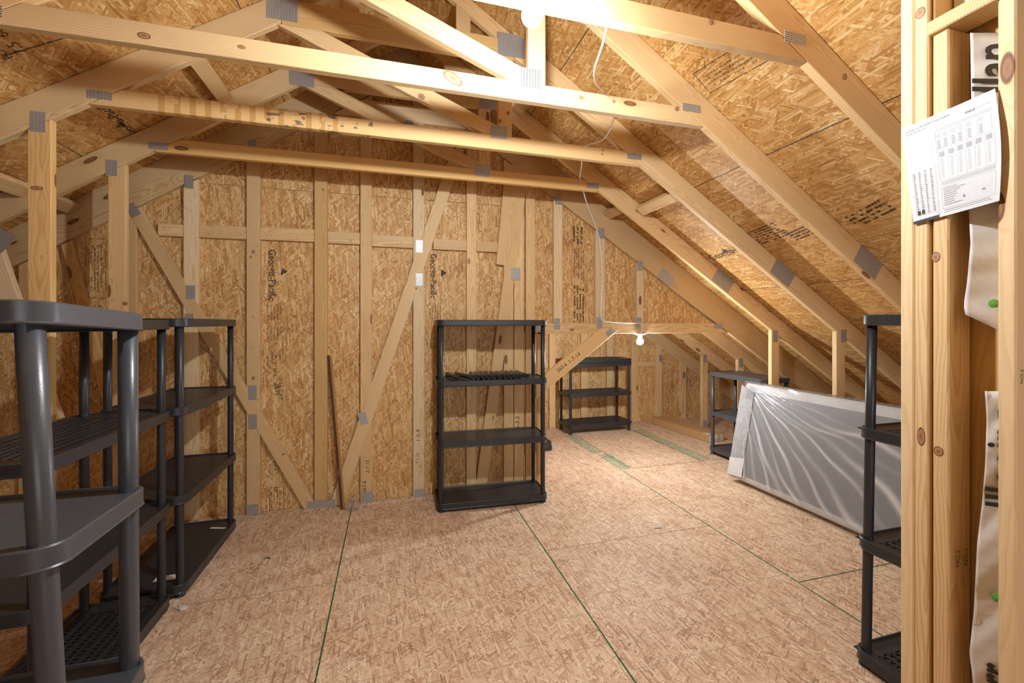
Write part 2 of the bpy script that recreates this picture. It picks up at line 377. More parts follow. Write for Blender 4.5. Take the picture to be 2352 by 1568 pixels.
def text_geo(txt, bold=False, shear=0.0, space=1.0):
    cu = bpy.data.curves.new('lettering', 'FONT'); cu.body = txt; cu.resolution_u = 3; cu.shear = shear; cu.space_character = space
    if bold: cu.offset = 0.018
    o = bpy.data.objects.new('lettering', cu); COL.objects.link(o)
    bpy.context.view_layer.update()
    me = bpy.data.meshes.new_from_object(o.evaluated_get(bpy.context.evaluated_depsgraph_get()))
    v = [p.co.copy() for p in me.vertices]; f = [tuple(p.vertices) for p in me.polygons]
    bpy.data.objects.remove(o); bpy.data.curves.remove(cu); bpy.data.meshes.remove(me)
    xs = [p.x for p in v]; x0 = min(xs); W = max(xs)-x0
    return [(p.x-x0, p.y) for p in v], f, W
def stamp(txt, P0, P1, nrm, mat, parent, name='printing', bold=False, lift=0.0012, hscale=1.0, shear=0.0):
    """flat print running from P0 to P1 on a surface with outward normal nrm"""
    v, f, W = text_geo(txt, bold, shear); P0 = Vector(P0); P1 = Vector(P1); nrm = Vector(nrm).normalized()
    x = P1-P0; s = x.length/W; x.normalize(); y = nrm.cross(x)
    m = Matrix.Identity(4); o = P0+nrm*lift
    for i in range(3): m[i][0], m[i][1], m[i][2], m[i][3] = x[i], y[i], nrm[i], o[i]
    return mesh_obj(name, [(a*s, b*s*hscale, 0) for a, b in v], f, mat, parent, m)
def lines_print(segs, P0, xdir, nrm, mat, parent, name='printing', lift=0.0012):
    """print made of rectangles (x0,x1,y0,y1) in metres in the frame P0,xdir"""
    x = Vector(xdir).normalized(); nrm = Vector(nrm).normalized(); y = nrm.cross(x); b = MB()
    for x0, x1, y0, y1 in segs: b.add([(x0, y0, 0), (x1, y0, 0), (x1, y1, 0), (x0, y1, 0)], [(0, 1, 2, 3)])
    m = Matrix.Identity(4); o = Vector(P0)+nrm*lift
    for i in range(3): m[i][0], m[i][1], m[i][2], m[i][3] = x[i], y[i], nrm[i], o[i]
    o = mesh_obj(name, b.v, b.f, mat, parent, m)
    return stuff(o) if len(segs) > 1 else o
def small_text_block(W, H, rows, fill=0.55, seed=1, dens=0.75):
    rnd = random.Random(seed); out = []
    for r in range(rows):
        y = H*(1-(r+1)/rows); h = H/rows*fill; x = 0
        while x < W:
            wd = rnd.uniform(0.02, 0.09)*W+0.002
            if rnd.random() < dens: out.append((x, min(W, x+wd), y, y+h))
            x += wd+0.012*W
    return out

# ------------------------------------------------------------------ roof geometry
PIT = 0.65; CP = 1/math.sqrt(1+PIT*PIT); DEP = 0.14; VD = DEP/CP           # 2x6 rafters
XL, ZL, XR, ZR = -1.43, 2.495, 1.64, 2.507                                  # where the ties meet the rafters
lowL = lambda x: ZL+PIT*(x-XL)
lowR = lambda x: ZR-PIT*(x-XR)
RX = (ZR-ZL+PIT*(XR+XL))/(2*PIT); RZ = lowL(RX)+VD                          # ridge of the sheathing underside
TY = [1.39, 2.0, 2.61, 3.22]; TH = 0.038
GY = 3.615; WY = 5.53                                                       # gable wall, far wall
nL = (-PIT*CP, CP); nR = (PIT*CP, CP)                                       # outward normals of the slopes in XZ
belowL = (XL, ZL, nL[0], nL[1]); belowR = (XR, ZR, nR[0], nR[1])
underL = (RX, RZ, nL[0], nL[1]); underR = (RX, RZ, nR[0], nR[1])
def left_of(x): return (x, 0, 1, 0)
def right_of(x): return (x, 0, -1, 0)
def above(z): return (0, z, 0, -1)
def under(z): return (0, z, 0, 1)
def nail_plate(cx, cz, wd, h, Yf, parent, rot=0.0):
    m = frame((cx, Yf-0.0022, cz), (math.cos(rot), 0, math.sin(rot)), (-math.sin(rot), 0, math.cos(rot)))
    v, f = prism([(-wd/2, -h/2), (wd/2, -h/2), (wd/2, h/2), (-wd/2, h/2)], 0, 0.0022)
    return mesh_obj('nail_plate', v, f, M['plate'], parent, m)
def plate_px(x0, y0, x1, y1, Yf, parent, rot=0.0):
    a = onY(x0, y0, Yf); b = onY(x1, y1, Yf)
    return nail_plate((a.x+b.x)/2, (a.z+b.z)/2, abs(b.x-a.x), abs(a.z-b.z), Yf, parent, rot)

# ------------------------------------------------------------------ floor
YB = -4.9                                                                   # behind the camera
floor = struct(empty('floor'))
SA = 0.9345; cols = [SA+1.2192*i for i in range(-6, 4)]
for i, x0 in enumerate(cols):
    x1 = x0+1.2192
    cross = 3.767 if i % 2 else 2.548
    ys = sorted([cross-2.4384*k for k in range(-2, 5)])
    for ya, yb in zip(ys[:-1], ys[1:]):
        a, b = max(ya, YB), min(yb, WY+0.05)
        xa, xb = max(x0, -5.6), min(x1, 5.78)
        if b-a < 0.02 or xb-xa < 0.02: continue
        g = 0.0016
        m = Matrix.Translation((xa+g, ya+g, 0))
        sheet('osb_panel', [(0, a-ya), (xb-xa-2*g, a-ya), (xb-xa-2*g, b-ya-2*g), (0, b-ya-2*g)], 0.018, m, M['osb_floor'], floor, bevel=0.0008)
box('floor_joint', -5.6, 5.78, YB, WY+0.05, -0.03, -0.019, M['seam'], floor)
for k, x in enumerate((cols[5], cols[6], cols[7])):                         # green-painted tongue and groove edges
    box('edge_paint', x-0.004, x+0.003, YB if k < 2 else -1, GY-0.02 if k < 2 else 3.77, -0.006, 0.0006, M['greenline'], floor)
for y, xa, xb in ((1.33, 2.16, 3.35), (1.86, 2.16, 3.3)):
    box('edge_paint', xa, xb, y-0.003, y+0.003, -0.006, 0.0006, M['greenline'], floor)
box('edge_paint', 2.2, 3.36, 3.764, 3.769, -0.006, 0.0006, M['seam'], floor)
for xa, xb, ya, yb in ((2.115, 2.235, 4.30, 5.08), (2.155, 2.30, 3.79, 4.24), (3.10, 3.24, 3.80, 5.10)):
    box('paint_band', xa, xb, ya, yb, -0.004, 0.0005, M['greenband'], floor)
for x in (2.25, 2.27, 3.085, 3.10):
    box('paint_line', x-0.003, x+0.003, 3.79, 5.1, -0.004, 0.0007, M['greenline'], floor)

# ------------------------------------------------------------------ roof sheathing
ceiling = struct(empty('ceiling', (RX, 0, RZ)))
def roof_matrix(side):
    # local X up the slope, local Y along world Y, local Z towards the room
    ex = Vector((CP, 0, PIT*CP)) if side < 0 else Vector((-CP, 0, PIT*CP))
    ez = Vector((PIT*CP, 0, -CP)) if side < 0 else Vector((-PIT*CP, 0, -CP))
    ey = ez.cross(ex); m = Matrix.Identity(4)
    for i, o in enumerate((RX, 0, RZ)): m[i][0], m[i][1], m[i][2], m[i][3] = ex[i], ey[i], ez[i], o
    return m, ey.y
roof_px = {}
for side in (-1, 1):
    m, sg = roof_matrix(side); SL = RZ/(PIT*CP)
    rows = [0, -0.62]
    first = onP(1800, 338, (RX, 0, RZ), (-PIT*CP, 0, -CP)) if side > 0 else None
    # horizontal joints every 1.22 m down the slope; one is seen crossing the right slope at (1800, 338)
    d0 = (first.x-RX)/CP if first else 1.05
    js = [0.004, d0-1.2192 if d0 > 1.3 else None, d0, d0+1.2192, d0+2.4384, d0+3.6576, d0+4.8768]
    js = [j for j in js if j is not None and j < SL]+[SL-0.01]
    js = sorted(set([max(0.004, j) for j in js]))
    for k, (a, b) in enumerate(zip(js[:-1], js[1:])):
        yj = 2.63 if k % 2 else 3.86
        ends = sorted([YB]+[yj-2.4384*q for q in range(-1, 5)]+[WY+0.02 if side > 0 else GY+0.06])
        top = WY+0.02 if side > 0 else GY+0.06
        ends = [e for e in ends if YB <= e <= top]
        for ya, yb in zip(ends[:-1], ends[1:]):
            if yb-ya < 0.02: continue
            g = 0.0016; ya2, yb2 = (ya+g)*sg, (yb-g)*sg
            sheet('osb_panel', [(-b+g, ya2), (-a-g, ya2), (-a-g, yb2), (-b+g, yb2)], 0.012, m, M['osb_roof'], ceiling)
        v, f = prism([(-b-0.012, 0.0002), (-b+0.003, 0.0002), (-b+0.003, 0.003), (-b-0.012, 0.003)], YB*sg, top*sg)
        jt = mesh_obj('panel_joint', [(-b-0.0025, YB*sg, 0.0006), (-b+0.0025, YB*sg, 0.0006), (-b+0.0025, top*sg, 0.0006), (-b-0.0025, top*sg, 0.0006)], [(0, 1, 2, 3)], M['blueline'], ceiling, m)
    box('roof_cover', 0, 0.001, 0, 0.001, 9, 9.001, M['blueline'], ceiling) if False else None
    mc = m.copy()
    sheet('underlay', [(-SL-0.05, YB*sg), (0.02, YB*sg), (0.02, (WY+0.1)*sg), (-SL-0.05, (WY+0.1)*sg)] if side > 0 else [(-SL-0.05, YB*sg), (0.02, YB*sg), (0.02, (GY+0.1)*sg), (-SL-0.05, (GY+0.1)*sg)], 0.01, m @ Matrix.Translation((0, 0, -0.014)), M['blueline'], ceiling)

# blocking between rafters under the sheathing
def blocking(side, x, ya, yb, drop=0.012, mat='pine'):
    z = (lowL(x) if side < 0 else lowR(x))+VD-drop-0.045*1.0/CP
    nx, nz = nL if side < 0 else nR
    return board('blocking', (x, ya, z), (x, yb, z), 0.089, 0.038, (PIT*CP*(-1 if side < 0 else 1)*-1, 0, CP) if False else (nz*(1 if side < 0 else -1)*1.0, 0, PIT*CP) , M[mat], ceiling)
G1 = 0.004
for side, x, k in ((-1, -1.02, 2), (-1, -2.05, 2), (-1, -2.05, 3), (1, 2.02, 2), (1, 1.93, 3), (1, 0.95, 2), (1, 3.2, 4)):
    ya = (TY[k]+TH if k < 4 else 4.3)+G1; yb = (TY[k+1] if k < 3 else (GY if k == 3 else 4.8))-G1
    blocking(side, x, ya, yb)

# ------------------------------------------------------------------ roof trusses
def rafter(side, Yf, parent, mat, xtop, xbot, dep=DEP, name='rafter'):
    vd = dep/CP
    if side < 0:
        z = lambda x: lowL(x)+VD-vd/2
        a, b = (xbot, z(xbot)), (xtop, z(xtop)); cl = [left_of(xtop), above(0.004)]
    else:
        z = lambda x: lowR(x)+VD-vd/2
        a, b = (xtop, z(xtop)), (xbot, z(xbot)); cl = [right_of(xtop), above(0.004)]
    return member(name, a, b, dep-0.004, Yf, TH, cl, M[mat], parent, ext=0.3)
def truss(k, label, mats, full=True):
    Y = TY[k]; t = tag(empty('roof_truss', (0, Y, 0)), label, 'truss')
    a, b, c, d, e = mats
    rafter(-1, Y, t, a, -0.57, -3.55); rafter(1, Y, t, b, 0.745, 5.1)
    member('collar_tie', (XL, 2.5415), (XR, 2.5415), 0.089, Y, TH, [belowL, belowR], M[c], t, ext=0.1)
    member('flat_chord', (-0.569, 3.12), (0.744, 3.12), 0.14, Y, TH, [underL, underR], M[d], t)
    if k == 1: A, B = (-0.45, 3.02), (0.62, 2.607)
    else: A, B = (-0.45, 3.035), (0.62, 2.605)
    member('web', A, B, 0.089, Y, TH, [left_of(0.644), under(3.049), above(2.587), belowL], M[a], t, ext=0.2)
    member('web_post', (0.69, 2.587), (0.69, 3.05), 0.089, Y, TH, [belowR], M[e], t, ext=0.0) if k != 3 else member('web_post', (0.69, 2.587), (0.69, 3.049), 0.089, Y, TH, [belowR], M[e], t)
    if k >= 2 or k == 1:
        member('knee_post', (-1.6165, 0.002), (-1.6165, 2.6), 0.089, Y, TH, [belowL], M[d], t)
    member('knee_post', (3.456, 0.002), (3.456, 1.6), 0.089, Y, TH, [belowR], M[e], t)
    # small truss riding on the flat chord
    for x in (-0.215, 0.435):
        member('cap_post', (x, 3.192), (x, 3.7), 0.089, Y+0.04, TH, [(RX, RZ-0.1, nL[0], nL[1]), (RX, RZ-0.1, nR[0], nR[1])], M[e], t)
    for s in (-1, 1):
        n = nL if s < 0 else nR
        p = (RX, RZ-0.053); q = (RX+s*0.8, RZ-0.053-PIT*0.8)
        member('cap_rafter', p, q, 0.085, Y+0.04, TH, [right_of(RX) if s > 0 else left_of(RX), above(3.195)], M[b], t, ext=0.2)
    return t
T0 = truss(0, 'nearest roof truss, its bare tie carrying the bright bulb at the top of view', ('pine', 'pine', 'pine', 'pine', 'pine'))
T1 = truss(1, 'second roof truss, pale collar tie with a large oval knot spanning the whole room', ('pine', 'pine', 'pine', 'pine', 'pine'))
T2 = truss(2, 'third roof truss whose collar tie shows yellow and black saw blotches', ('pine', 'pine', 'pine_skip', 'pine_gold', 'pine'))
T3 = truss(3, 'farthest roof truss standing just in front of the tall gable wall', ('pine', 'pine', 'pine_gold', 'pine', 'pine'))
for p, Y, t in (((1196, 154, 1243, 206), TY[1], T1), ((1568, 236, 1608, 260), TY[1], T1), ((-32, 8, 5, 40), TY[1], T1),
                ((1127, 286, 1165, 321), TY[2], T2), ((1441, 350, 1473, 368), TY[2], T2), ((200, 206, 258, 231), TY[2], T2), ((612, -20, 684, 52), TY[2], T2), ((1143, 72, 1205, 136), TY[2], T2), ((70, 254, 105, 305), TY[2], T2), ((1931, 757, 1944, 786), TY[2], T2),
                ((1090, 375, 1124, 407), TY[3], T3), ((1347, 418, 1375, 434), TY[3], T3), ((342, 325, 386, 346), TY[3], T3), ((664, 160, 722, 202), TY[3], T3), ((1101, 212, 1140, 252), TY[3], T3), ((243, 366, 269, 405), TY[3], T3), ((1776, 759, 1786, 785), TY[3], T3),
                ((1802, 70, 1850, 106), TY[0], T0)):
    plate_px(*p, Y, t)
a_ = onY(-20, 575, TY[3]); b_ = onY(80, 856, TY[3])
member('web', (a_.x, a_.z), (b_.x, b_.z), 0.089, TY[3]-0.001, TH, [belowL, above(0.004), left_of(-1.665)], M['pine_pale'], T3, ext=0.3)
p_ = onY(2, 552, TY[3]); nail_plate(p_.x, p_.z, 0.09, 0.12, TY[3]-0.001, T3, -0.6)
SLA = -math.atan(PIT)
for Y, t in ((TY[1], T1), (TY[2], T2), (TY[3], T3)): nail_plate(2.87, 1.802, 0.21, 0.122, Y, t, SLA)
b = onY(2, 30, TY[1])

# knots that stand out in the photo: oval end grain set flush in the faces
def knot_mat():
    t = NT('knot'); x, y, z = t.xyz(t.obj())
    r = t.math('SQRT', t.math('ADD', t.math('MULTIPLY', x, x), t.math('MULTIPLY', z, z)))
    r = t.math('MULTIPLY_ADD', t.math('SUBTRACT', t.noise(t.obj(), 3.0, 2), 0.5), 0.25, r)
    c = t.ramp(r, [(0.0, (0.22, 0.09, 0.045)), (0.5, (0.40, 0.20, 0.10)), (0.72, (0.50, 0.28, 0.14)), (0.82, (0.07, 0.03, 0.02)), (0.95, (0.34, 0.17, 0.06)), (1.0, (0.50, 0.30, 0.12))])
    return t.fin(c, 0.55)
M['knot'] = knot_mat()
def knot(p, wd, h, parent, rot=0.0, nrm='y'):
    n = 18; v = [(math.cos(2*math.pi*k/n), 0, math.sin(2*math.pi*k/n)) for k in range(n)]+[(0, -0.001, 0)]
    m = Matrix.Translation(p+Vector((0, -0.0008, 0) if nrm == 'y' else (-0.0008, 0, 0)))
    if nrm == 'x': m = m @ Matrix.Rotation(-math.pi/2, 4, 'Z')
    m = m @ Matrix.Rotation(rot, 4, 'Y') @ Matrix.Diagonal((wd/2, 1, h/2, 1))
    return mesh_obj('knot', v, [(k, (k+1) % n, n) for k in range(n)], M['knot'], parent, m)
for x, y, wd, h, r, k in ((1040, 180, 0.105, 0.052, 0.5, 1), (331, 82, 0.045, 0.026, 0.1, 1), (555, 108, 0.03, 0.016, 0.1, 1), (1335, 224, 0.026, 0.02, 0, 1), (1410, 233, 0.018, 0.018, 0, 1), (1555, 250, 0.026, 0.03, 0.6, 1), (1633, 50, 0.022, 0.026, 0, 0), (1758, 66, 0.016, 0.018, 0, 0), (968, 222, 0.04, 0.036, 0.4, 2), (1385, 345, 0.018, 0.014, 0, 2), (1383, 354, 0.018, 0.014, 0, 2), (1940, 176, 0.026, 0.03, 0.5, 0), (85, 432, 0.05, 0.022, 0, 2), (1148, 278, 0.022, 0.026, 0, 2), (1167, 260, 0.022, 0.026, 0, 2), (287, 697, 0.03, 0.026, 0, 3)):
    knot(onY(x, y, TY[k]), wd, h, (T0, T1, T2, T3)[k], r)
# ------------------------------------------------------------------ gable wall (wall_back)
wall = struct(empty('wall_back', (0, GY, 0)))
def wall_panel(poly, Y, parent, mat='osb_wall'):
    m = Matrix(((1, 0, 0, 0), (0, 0, -1, Y), (0, 1, 0, 0), (0, 0, 0, 1)))
    return sheet('osb_panel', poly, 0.012, m, M[mat], parent)
SH = GY+TH+0.001                                                            # face of the sheathing
X_OPEN = onY(1205, 1000, GY+TH).x
seams = [-5.0]+[onY(x, 800, SH).x for x in (-360, 310, 737, 1083)]+[X_OPEN]
for a, b in zip(seams[:-1], seams[1:]):
    for z0, z1 in ((0.003, 2.44), (2.443, 3.8)):
        poly = [(a+0.001, z0), (b-0.001, z0), (b-0.001, z1), (a+0.001, z1)]
        for c in (underL, underR): poly = clip(poly, c)
        if len(poly) > 2: wall_panel(poly, SH, wall)
hx = [X_OPEN, onY(1420, 700, SH).x, 3.6]
for a, b in zip(hx[:-1], hx[1:]):
    poly = [(a+0.001, 1.345), (b-0.001, 1.345), (b-0.001, 3.8), (a+0.001, 3.8)]
    for c in (underL, underR): poly = clip(poly, c)
    wall_panel(poly, SH, wall)
lowGL = (XL, ZL-0.10, nL[0], nL[1]); lowGR = (XR, ZR-0.12, nR[0], nR[1])
member('rafter', (-3.9, lowL(-3.9)+0.05), (RX, lowL(RX)+0.04), 0.22, GY, TH, [left_of(RX), underL, above(0.004)], M['pine'], wall, ext=0.4)
member('rafter', (RX, lowR(RX)+0.03), (5.0, lowR(5.0)+0.03), 0.235, GY, TH, [right_of(RX), underR, above(0.004)], M['pine'], wall, ext=0.4)
def stud_px(xl, xr, y, z0, z1, mat='pine', Yf=GY, clips=(lowGL, lowGR)):
    a = onY(xl, y, Yf).x; b = onY(xr, y, Yf).x
    return member('stud', ((a+b)/2, z0), ((a+b)/2, z1), b-a, Yf, TH, list(clips), M[mat], wall)
for xl, xr, mt in ((421, 455, 'pine_pale'), (566, 597, 'pine'), (722, 752, 'pine_gold'), (827.5, 854, 'pine'), (949, 974.5, 'pine_pale'), (1072, 1094, 'pine'), (1157.5, 1179.5, 'pine'), (1181, 1203, 'pine'), (1208, 1229, 'pine'), (285, 313, 'pine'), (42, 76, 'pine')):
    stud_px(xl, xr, 800, 0.003, 3.6, mt)
stud_px(1234, 1250, 900, 0.003, 1.34, 'pine_gold')
HZ0, HZ1 = onY(1400, 766, GY).z, onY(1400, 742, GY).z
xh = onY(1231, 755, GY).x
member('header', (xh, (HZ0+HZ1)/2), (3.3, (HZ0+HZ1)/2), HZ1-HZ0, GY, TH, [lowGR], M['pine'], wall)
for xl, xr in ((1272, 1292), (1368, 1390), (1463, 1479)): stud_px(xl, xr, 650, HZ1+0.001, 3.0, 'pine_pale')
def px_member(name, p0, p1, wpx, mat, Yf, th=0.03, clips=(), ext=0.0):
    a = onY(*p0, Yf); b = onY(*p1, Yf); c = onY(p0[0]+wpx, p0[1], Yf)
    return member(name, (a.x, a.z), (b.x, b.z), (c.x-a.x), Yf, th, list(clips), M[mat], wall, ext=ext)
px_member('brace', (308, 480), (712, 1165), 33, 'pine', GY-0.003, clips=(lowGL, above(0.003)), ext=0.1)
px_member('brace', (1024, 426), (776, 1150), 27, 'pine', GY-0.0035, clips=(above(0.003),), ext=0.35)
px_member('brace', (1196, 440), (1106, 1112), 24, 'pine', GY-0.004, clips=(above(0.003),), ext=0.25)
px_member('brace', (1405, 752), (1250, 880), 27, 'pine', GY-0.004, clips=(right_of(xh), under(HZ0+0.05)), ext=0.2)
px_member('brace', (152, 560), (215, 800), 26, 'pine_gold', GY-0.003, clips=(lowGL, above(0.003)), ext=0.4)
px_member('scab', (1172, 430), (1160, 556), 30, 'pine', GY-0.006, ext=0.2)
for xa, ya, xb, yb, ht in ((362, 527, 421, 529, 25), (455, 531, 566, 534, 27), (597, 536, 722, 540, 28), (752, 545, 827, 547, 27), (854, 552, 949, 556, 27), (995, 560, 1072, 563, 26), (1094, 566, 1166, 568, 25)):
    a = onY(xa, ya, GY+0.005); b = onY(xb, yb, GY+0.005); z = (a.z+b.z)/2
    member('blocking', (a.x+0.001, z), (b.x-0.001, z), ht*(GY/995)*0.94, GY+0.006, TH-0.007, [], M['pine'], wall)
member('flat_chord', (-0.62, 3.12), (0.62, 3.12), 0.13, GY-0.006, TH, [lowGL, lowGR], M['pine_pale'], wall)
for p in ((424, 402, 444, 433), (428, 655, 448, 687), (425, 720, 444, 747), (571, 886, 589, 917), (572, 952, 590, 983), (566, 1160, 593, 1181), (705, 1152, 770, 1167), (830, 1130, 857, 1156), (952, 1124, 976, 1144), (955, 551, 971, 580), (955, 628, 971, 656), (1174, 615, 1195, 643), (1273, 731, 1286, 755), (1371, 729, 1383, 754), (1461, 729, 1473, 753), (1464, 598, 1477, 621), (1374, 524, 1388, 548), (1276, 446, 1289, 470), (1641, 743, 1661, 754), (572, 320, 588, 345), (933, 276, 948, 288), (1226, 748, 1240, 762)):
    plate_px(*p, GY-0.0042, wall)
nail_plate(onY(834, 960, GY).x, onY(840, 960, GY).z, 0.06, 0.10, GY-0.0042, wall, 0.22)
pp = onY(306, 482, GY); nail_plate(pp.x, pp.z, 0.06, 0.09, GY-0.0042, wall, 0.55)
pp = onY(1401, 762, GY); nail_plate(pp.x, pp.z, 0.085, 0.05, GY-0.0048, wall, 0.65)
pp = onY(1530, 637, GY); nail_plate(pp.x, pp.z, 0.17, 0.11, GY, wall, SLA)
# nail tips poking through the sheathing and studs
nb = MB(); rn = random.Random(3)
for xc in (438, 582, 737, 841, 962, 1083, 1218, 1282, 1380, 1470):
    for k in range(26):
        y = rn.uniform(430, 1130) if xc < 1250 else rn.uniform(500 if xc < 1300 else 600, 730)
        p = onY(xc+rn.uniform(-11, 11), y, GY); q = p+Vector((rn.uniform(-0.02, 0.02), -rn.uniform(0.003, 0.007), rn.uniform(-0.028, 0.004)))
        d = Vector((0.0011, 0, 0.0006)); e = Vector((0, -0.0012, 0.0012))
        p.y = GY-0.0004
        nb.add([p-d, p+d, p+e, q], [(0, 1, 3), (1, 2, 3), (2, 0, 3), (0, 2, 1)])
for k in range(60):
    xx = rn.uniform(370, 1170); p = onY(xx, 528+(xx-365)*0.048+rn.uniform(-8, 8), GY+0.006); q = p+Vector((rn.uniform(-0.015, 0.02), -0.005, rn.uniform(-0.03, 0.0)))
    d = Vector((0.0011, 0, 0.0006)); e = Vector((0, -0.0012, 0.0012)); nb.add([p-d, p+d, p+e, q], [(0, 1, 3), (1, 2, 3), (2, 0, 3), (0, 2, 1)])
stuff(mesh_obj('nail_tips', nb.v, nb.f, M['nail'], wall))
FN = (0, -1, 0)
def tri_print(c, h, xdir, nrm, mat, parent):
    x = Vector(xdir).normalized(); nrm = Vector(nrm).normalized(); y = nrm.cross(x)
    P = Vector(c)+nrm*0.0012; vs = [P-x*h*0.62, P+x*h*0.62, P+y*h]
    return mesh_obj('printing', vs, [(0, 1, 2)], mat, parent)
def wall_mark(x0, y0, y1, seed, logo=True):
    P0 = onY(x0, y0, SH); P1 = onY(x0, y1, SH); P1.x = P0.x
    stamp('Georgia-Pacific', P0, P1, FN, M['ink'], wall, bold=True, hscale=1.15)
    c = P0.lerp(P1, 0.42)+Vector((0.085, 0, 0)); tri_print(c, 0.05, (0, 0, -1), FN, M['ink'], wall)
wall_mark(617, 573, 690, 1); wall_mark(989, 583, 685, 2)
def block_mark(x, y0, y1, rows, wpx, seed, mat='faint'):
    P0 = onY(x, y0, SH); P1 = onY(x, y1, SH); L = P0.z-P1.z; W = onY(x+wpx, y0, SH).x-P0.x
    lines_print(small_text_block(L, W, rows, 0.5, seed), P0, (0, 0, -1), FN, M[mat], wall)
block_mark(613, 700, 735, 5, 38, 11); block_mark(613, 748, 782, 5, 38, 12); block_mark(613, 808, 836, 4, 38, 13); block_mark(617, 1030, 1052, 2, 20, 17)
block_mark(986, 695, 734, 5, 30, 14); block_mark(1316, 520, 560, 3, 26, 15, 'ink'); block_mark(1318, 572, 640, 5, 26, 16); block_mark(1318, 655, 740, 4, 26, 19, 'ink')
stamp('2014-5 PRF', onY(628, 845, SH), onY(628, 890, SH), FN, M['ink'], wall)
stamp('7/16 CAT', onY(640, 868, SH), onY(640, 918, SH), FN, M['ink'], wall)
stamp('24/16', onY(632, 880, SH), onY(632, 908, SH), FN, M['ink'], wall)
stamp('532', onY(630, 1058, SH), onY(630, 1080, SH), FN, M['ink'], wall)
def frame_mark(x0, y0, x1, y1, seed):
    a = onY(x0, y0, SH); b = onY(x1, y1, SH); W = b.x-a.x; H = a.z-b.z; t = 0.003; P = Vector((a.x, SH, b.z))
    lines_print([(0, t, 0, H), (W-t, W, 0, H), (0, W, 0, t), (0, W, H-t, H)], P, (1, 0, 0), FN, M['ink'], wall)
    lines_print(small_text_block(H*0.8, W*0.75, 4, 0.45, seed), Vector((a.x+W*0.12, SH, a.z-H*0.1)), (0, 0, -1), FN, M['faint'], wall)
frame_mark(618, 1120, 652, 1180, 31); frame_mark(987, 425, 1016, 538, 32); frame_mark(204, 547, 244, 685, 33)
block_mark(206, 700, 760, 3, 30, 34)
def hand(txt, x, y0, y1, Yf):    # pencilled numbers reading upward on the studs
    stamp(txt, onY(x, y1, Yf), onY(x, y0, Yf), FN, M['print'], wall, lift=0.0008, shear=0.2)
hand('563-6', 841, 1104, 1132, GY); hand('2-7-15', 848, 1056, 1086, GY); hand('1-5-9', 965, 986, 1012, GY); hand('7-1-15', 962, 1040, 1064, GY); hand('5-3-5', 1193, 955, 985, GY)
stamp('563-6', onY(1283, 855, GY-0.004), onY(1303, 838, GY-0.004), FN, M['print'], wall, lift=0.001); stamp('1-7-14', onY(1310, 834, GY-0.004), onY(1334, 815, GY-0.004), FN, M['print'], wall, lift=0.001)
# light timber behind the opening jamb so the wall has two faces
# ------------------------------------------------------------------ alcove beyond the opening
aw = struct(empty('wall_far', (2.5, WY, 0)))
xs = [X_OPEN, 2.0, 2.9, 3.6, 4.7, 5.3]
for a, b in zip(xs[:-1], xs[1:]):
    poly = [(a+0.001, 0.003), (b-0.001, 0.003), (b-0.001, 3.3), (a+0.001, 3.3)]; poly = clip(poly, underR)
    if len(poly) > 2: wall_panel(poly, WY, aw)
AF = WY-0.001-TH
for xl, xr in ((1262, 1276), (1335, 1350), (1394, 1409), (1451, 1466), (1507, 1521), (1563, 1577)):
    a = onY(xl, 900, AF).x; b = onY(xr, 900, AF).x
    member('stud', ((a+b)/2, 0.003), ((a+b)/2, 3.0), b-a, AF, TH, [(XR, ZR-0.02, nR[0], nR[1])], M['pine'], aw)
a = onY(1466, 836, AF); b = onY(1507, 836, AF); member('blocking', (a.x, a.z), (b.x, b.z), 0.075, AF+0.003, TH-0.004, [], M['pine'], aw)
member('rafter', (1.3, lowR(1.3)+0.07), (5.2, lowR(5.2)+0.07), 0.19, AF-0.001, TH, [underR, right_of(X_OPEN), above(0.004)], M['pine'], aw)
plate_px(1514, 815, 1520, 831, AF-0.002, aw); plate_px(1568, 854, 1574, 868, AF-0.002, aw)
stamp('Georgia-Pacific', onY(1542, 850, WY), onY(1542, 905, WY), FN, M['faint'], aw, bold=True)
aside = struct(empty('wall_side', (X_OPEN, 4.6, 0)))
poly = [(GY+TH+0.014, 0.003), (WY-0.002, 0.003), (WY-0.002, 2.93), (GY+TH+0.014, 2.93)]
m = Matrix(((0, 0, 1, X_OPEN-0.02), (1, 0, 0, 0), (0, 1, 0, 0), (0, 0, 0, 1)))
sheet('osb_panel', poly, 0.012, m, M['osb_wall'], aside)
for k, (Y, lab) in enumerate(((4.225, 'pine rafter and post just beyond the header in the lit alcove'), (4.835, 'pine rafter and post beside the far wall of the alcove'))):
    t = tag(empty('roof_truss', (4.02, Y, 0)), lab, 'truss')
    rafter(1, Y, t, 'pine', 1.35, 5.1)
    member('knee_post', (4.02, 0.002), (4.02, 1.2), 0.089, Y, TH, [belowR], M['pine'], t)
    nail_plate(4.02, 0.95, 0.05, 0.11, Y, t); nail_plate(4.02, 0.075, 0.06, 0.11, Y, t)
# wall behind the camera (seen only in reflections)
fw = struct(empty('wall_front', (0, YB, 0)))
for a, b, z0, z1 in ((-5.2, 0.2, 0, 3.8), (0.202, 5.4, 0, 3.8)):
    poly = [(a, z0), (b, z0), (b, z1), (a, z1)]
    for c in (underL, underR): poly = clip(poly, c)
    if len(poly) > 2: wall_panel(poly, YB+0.012, fw)

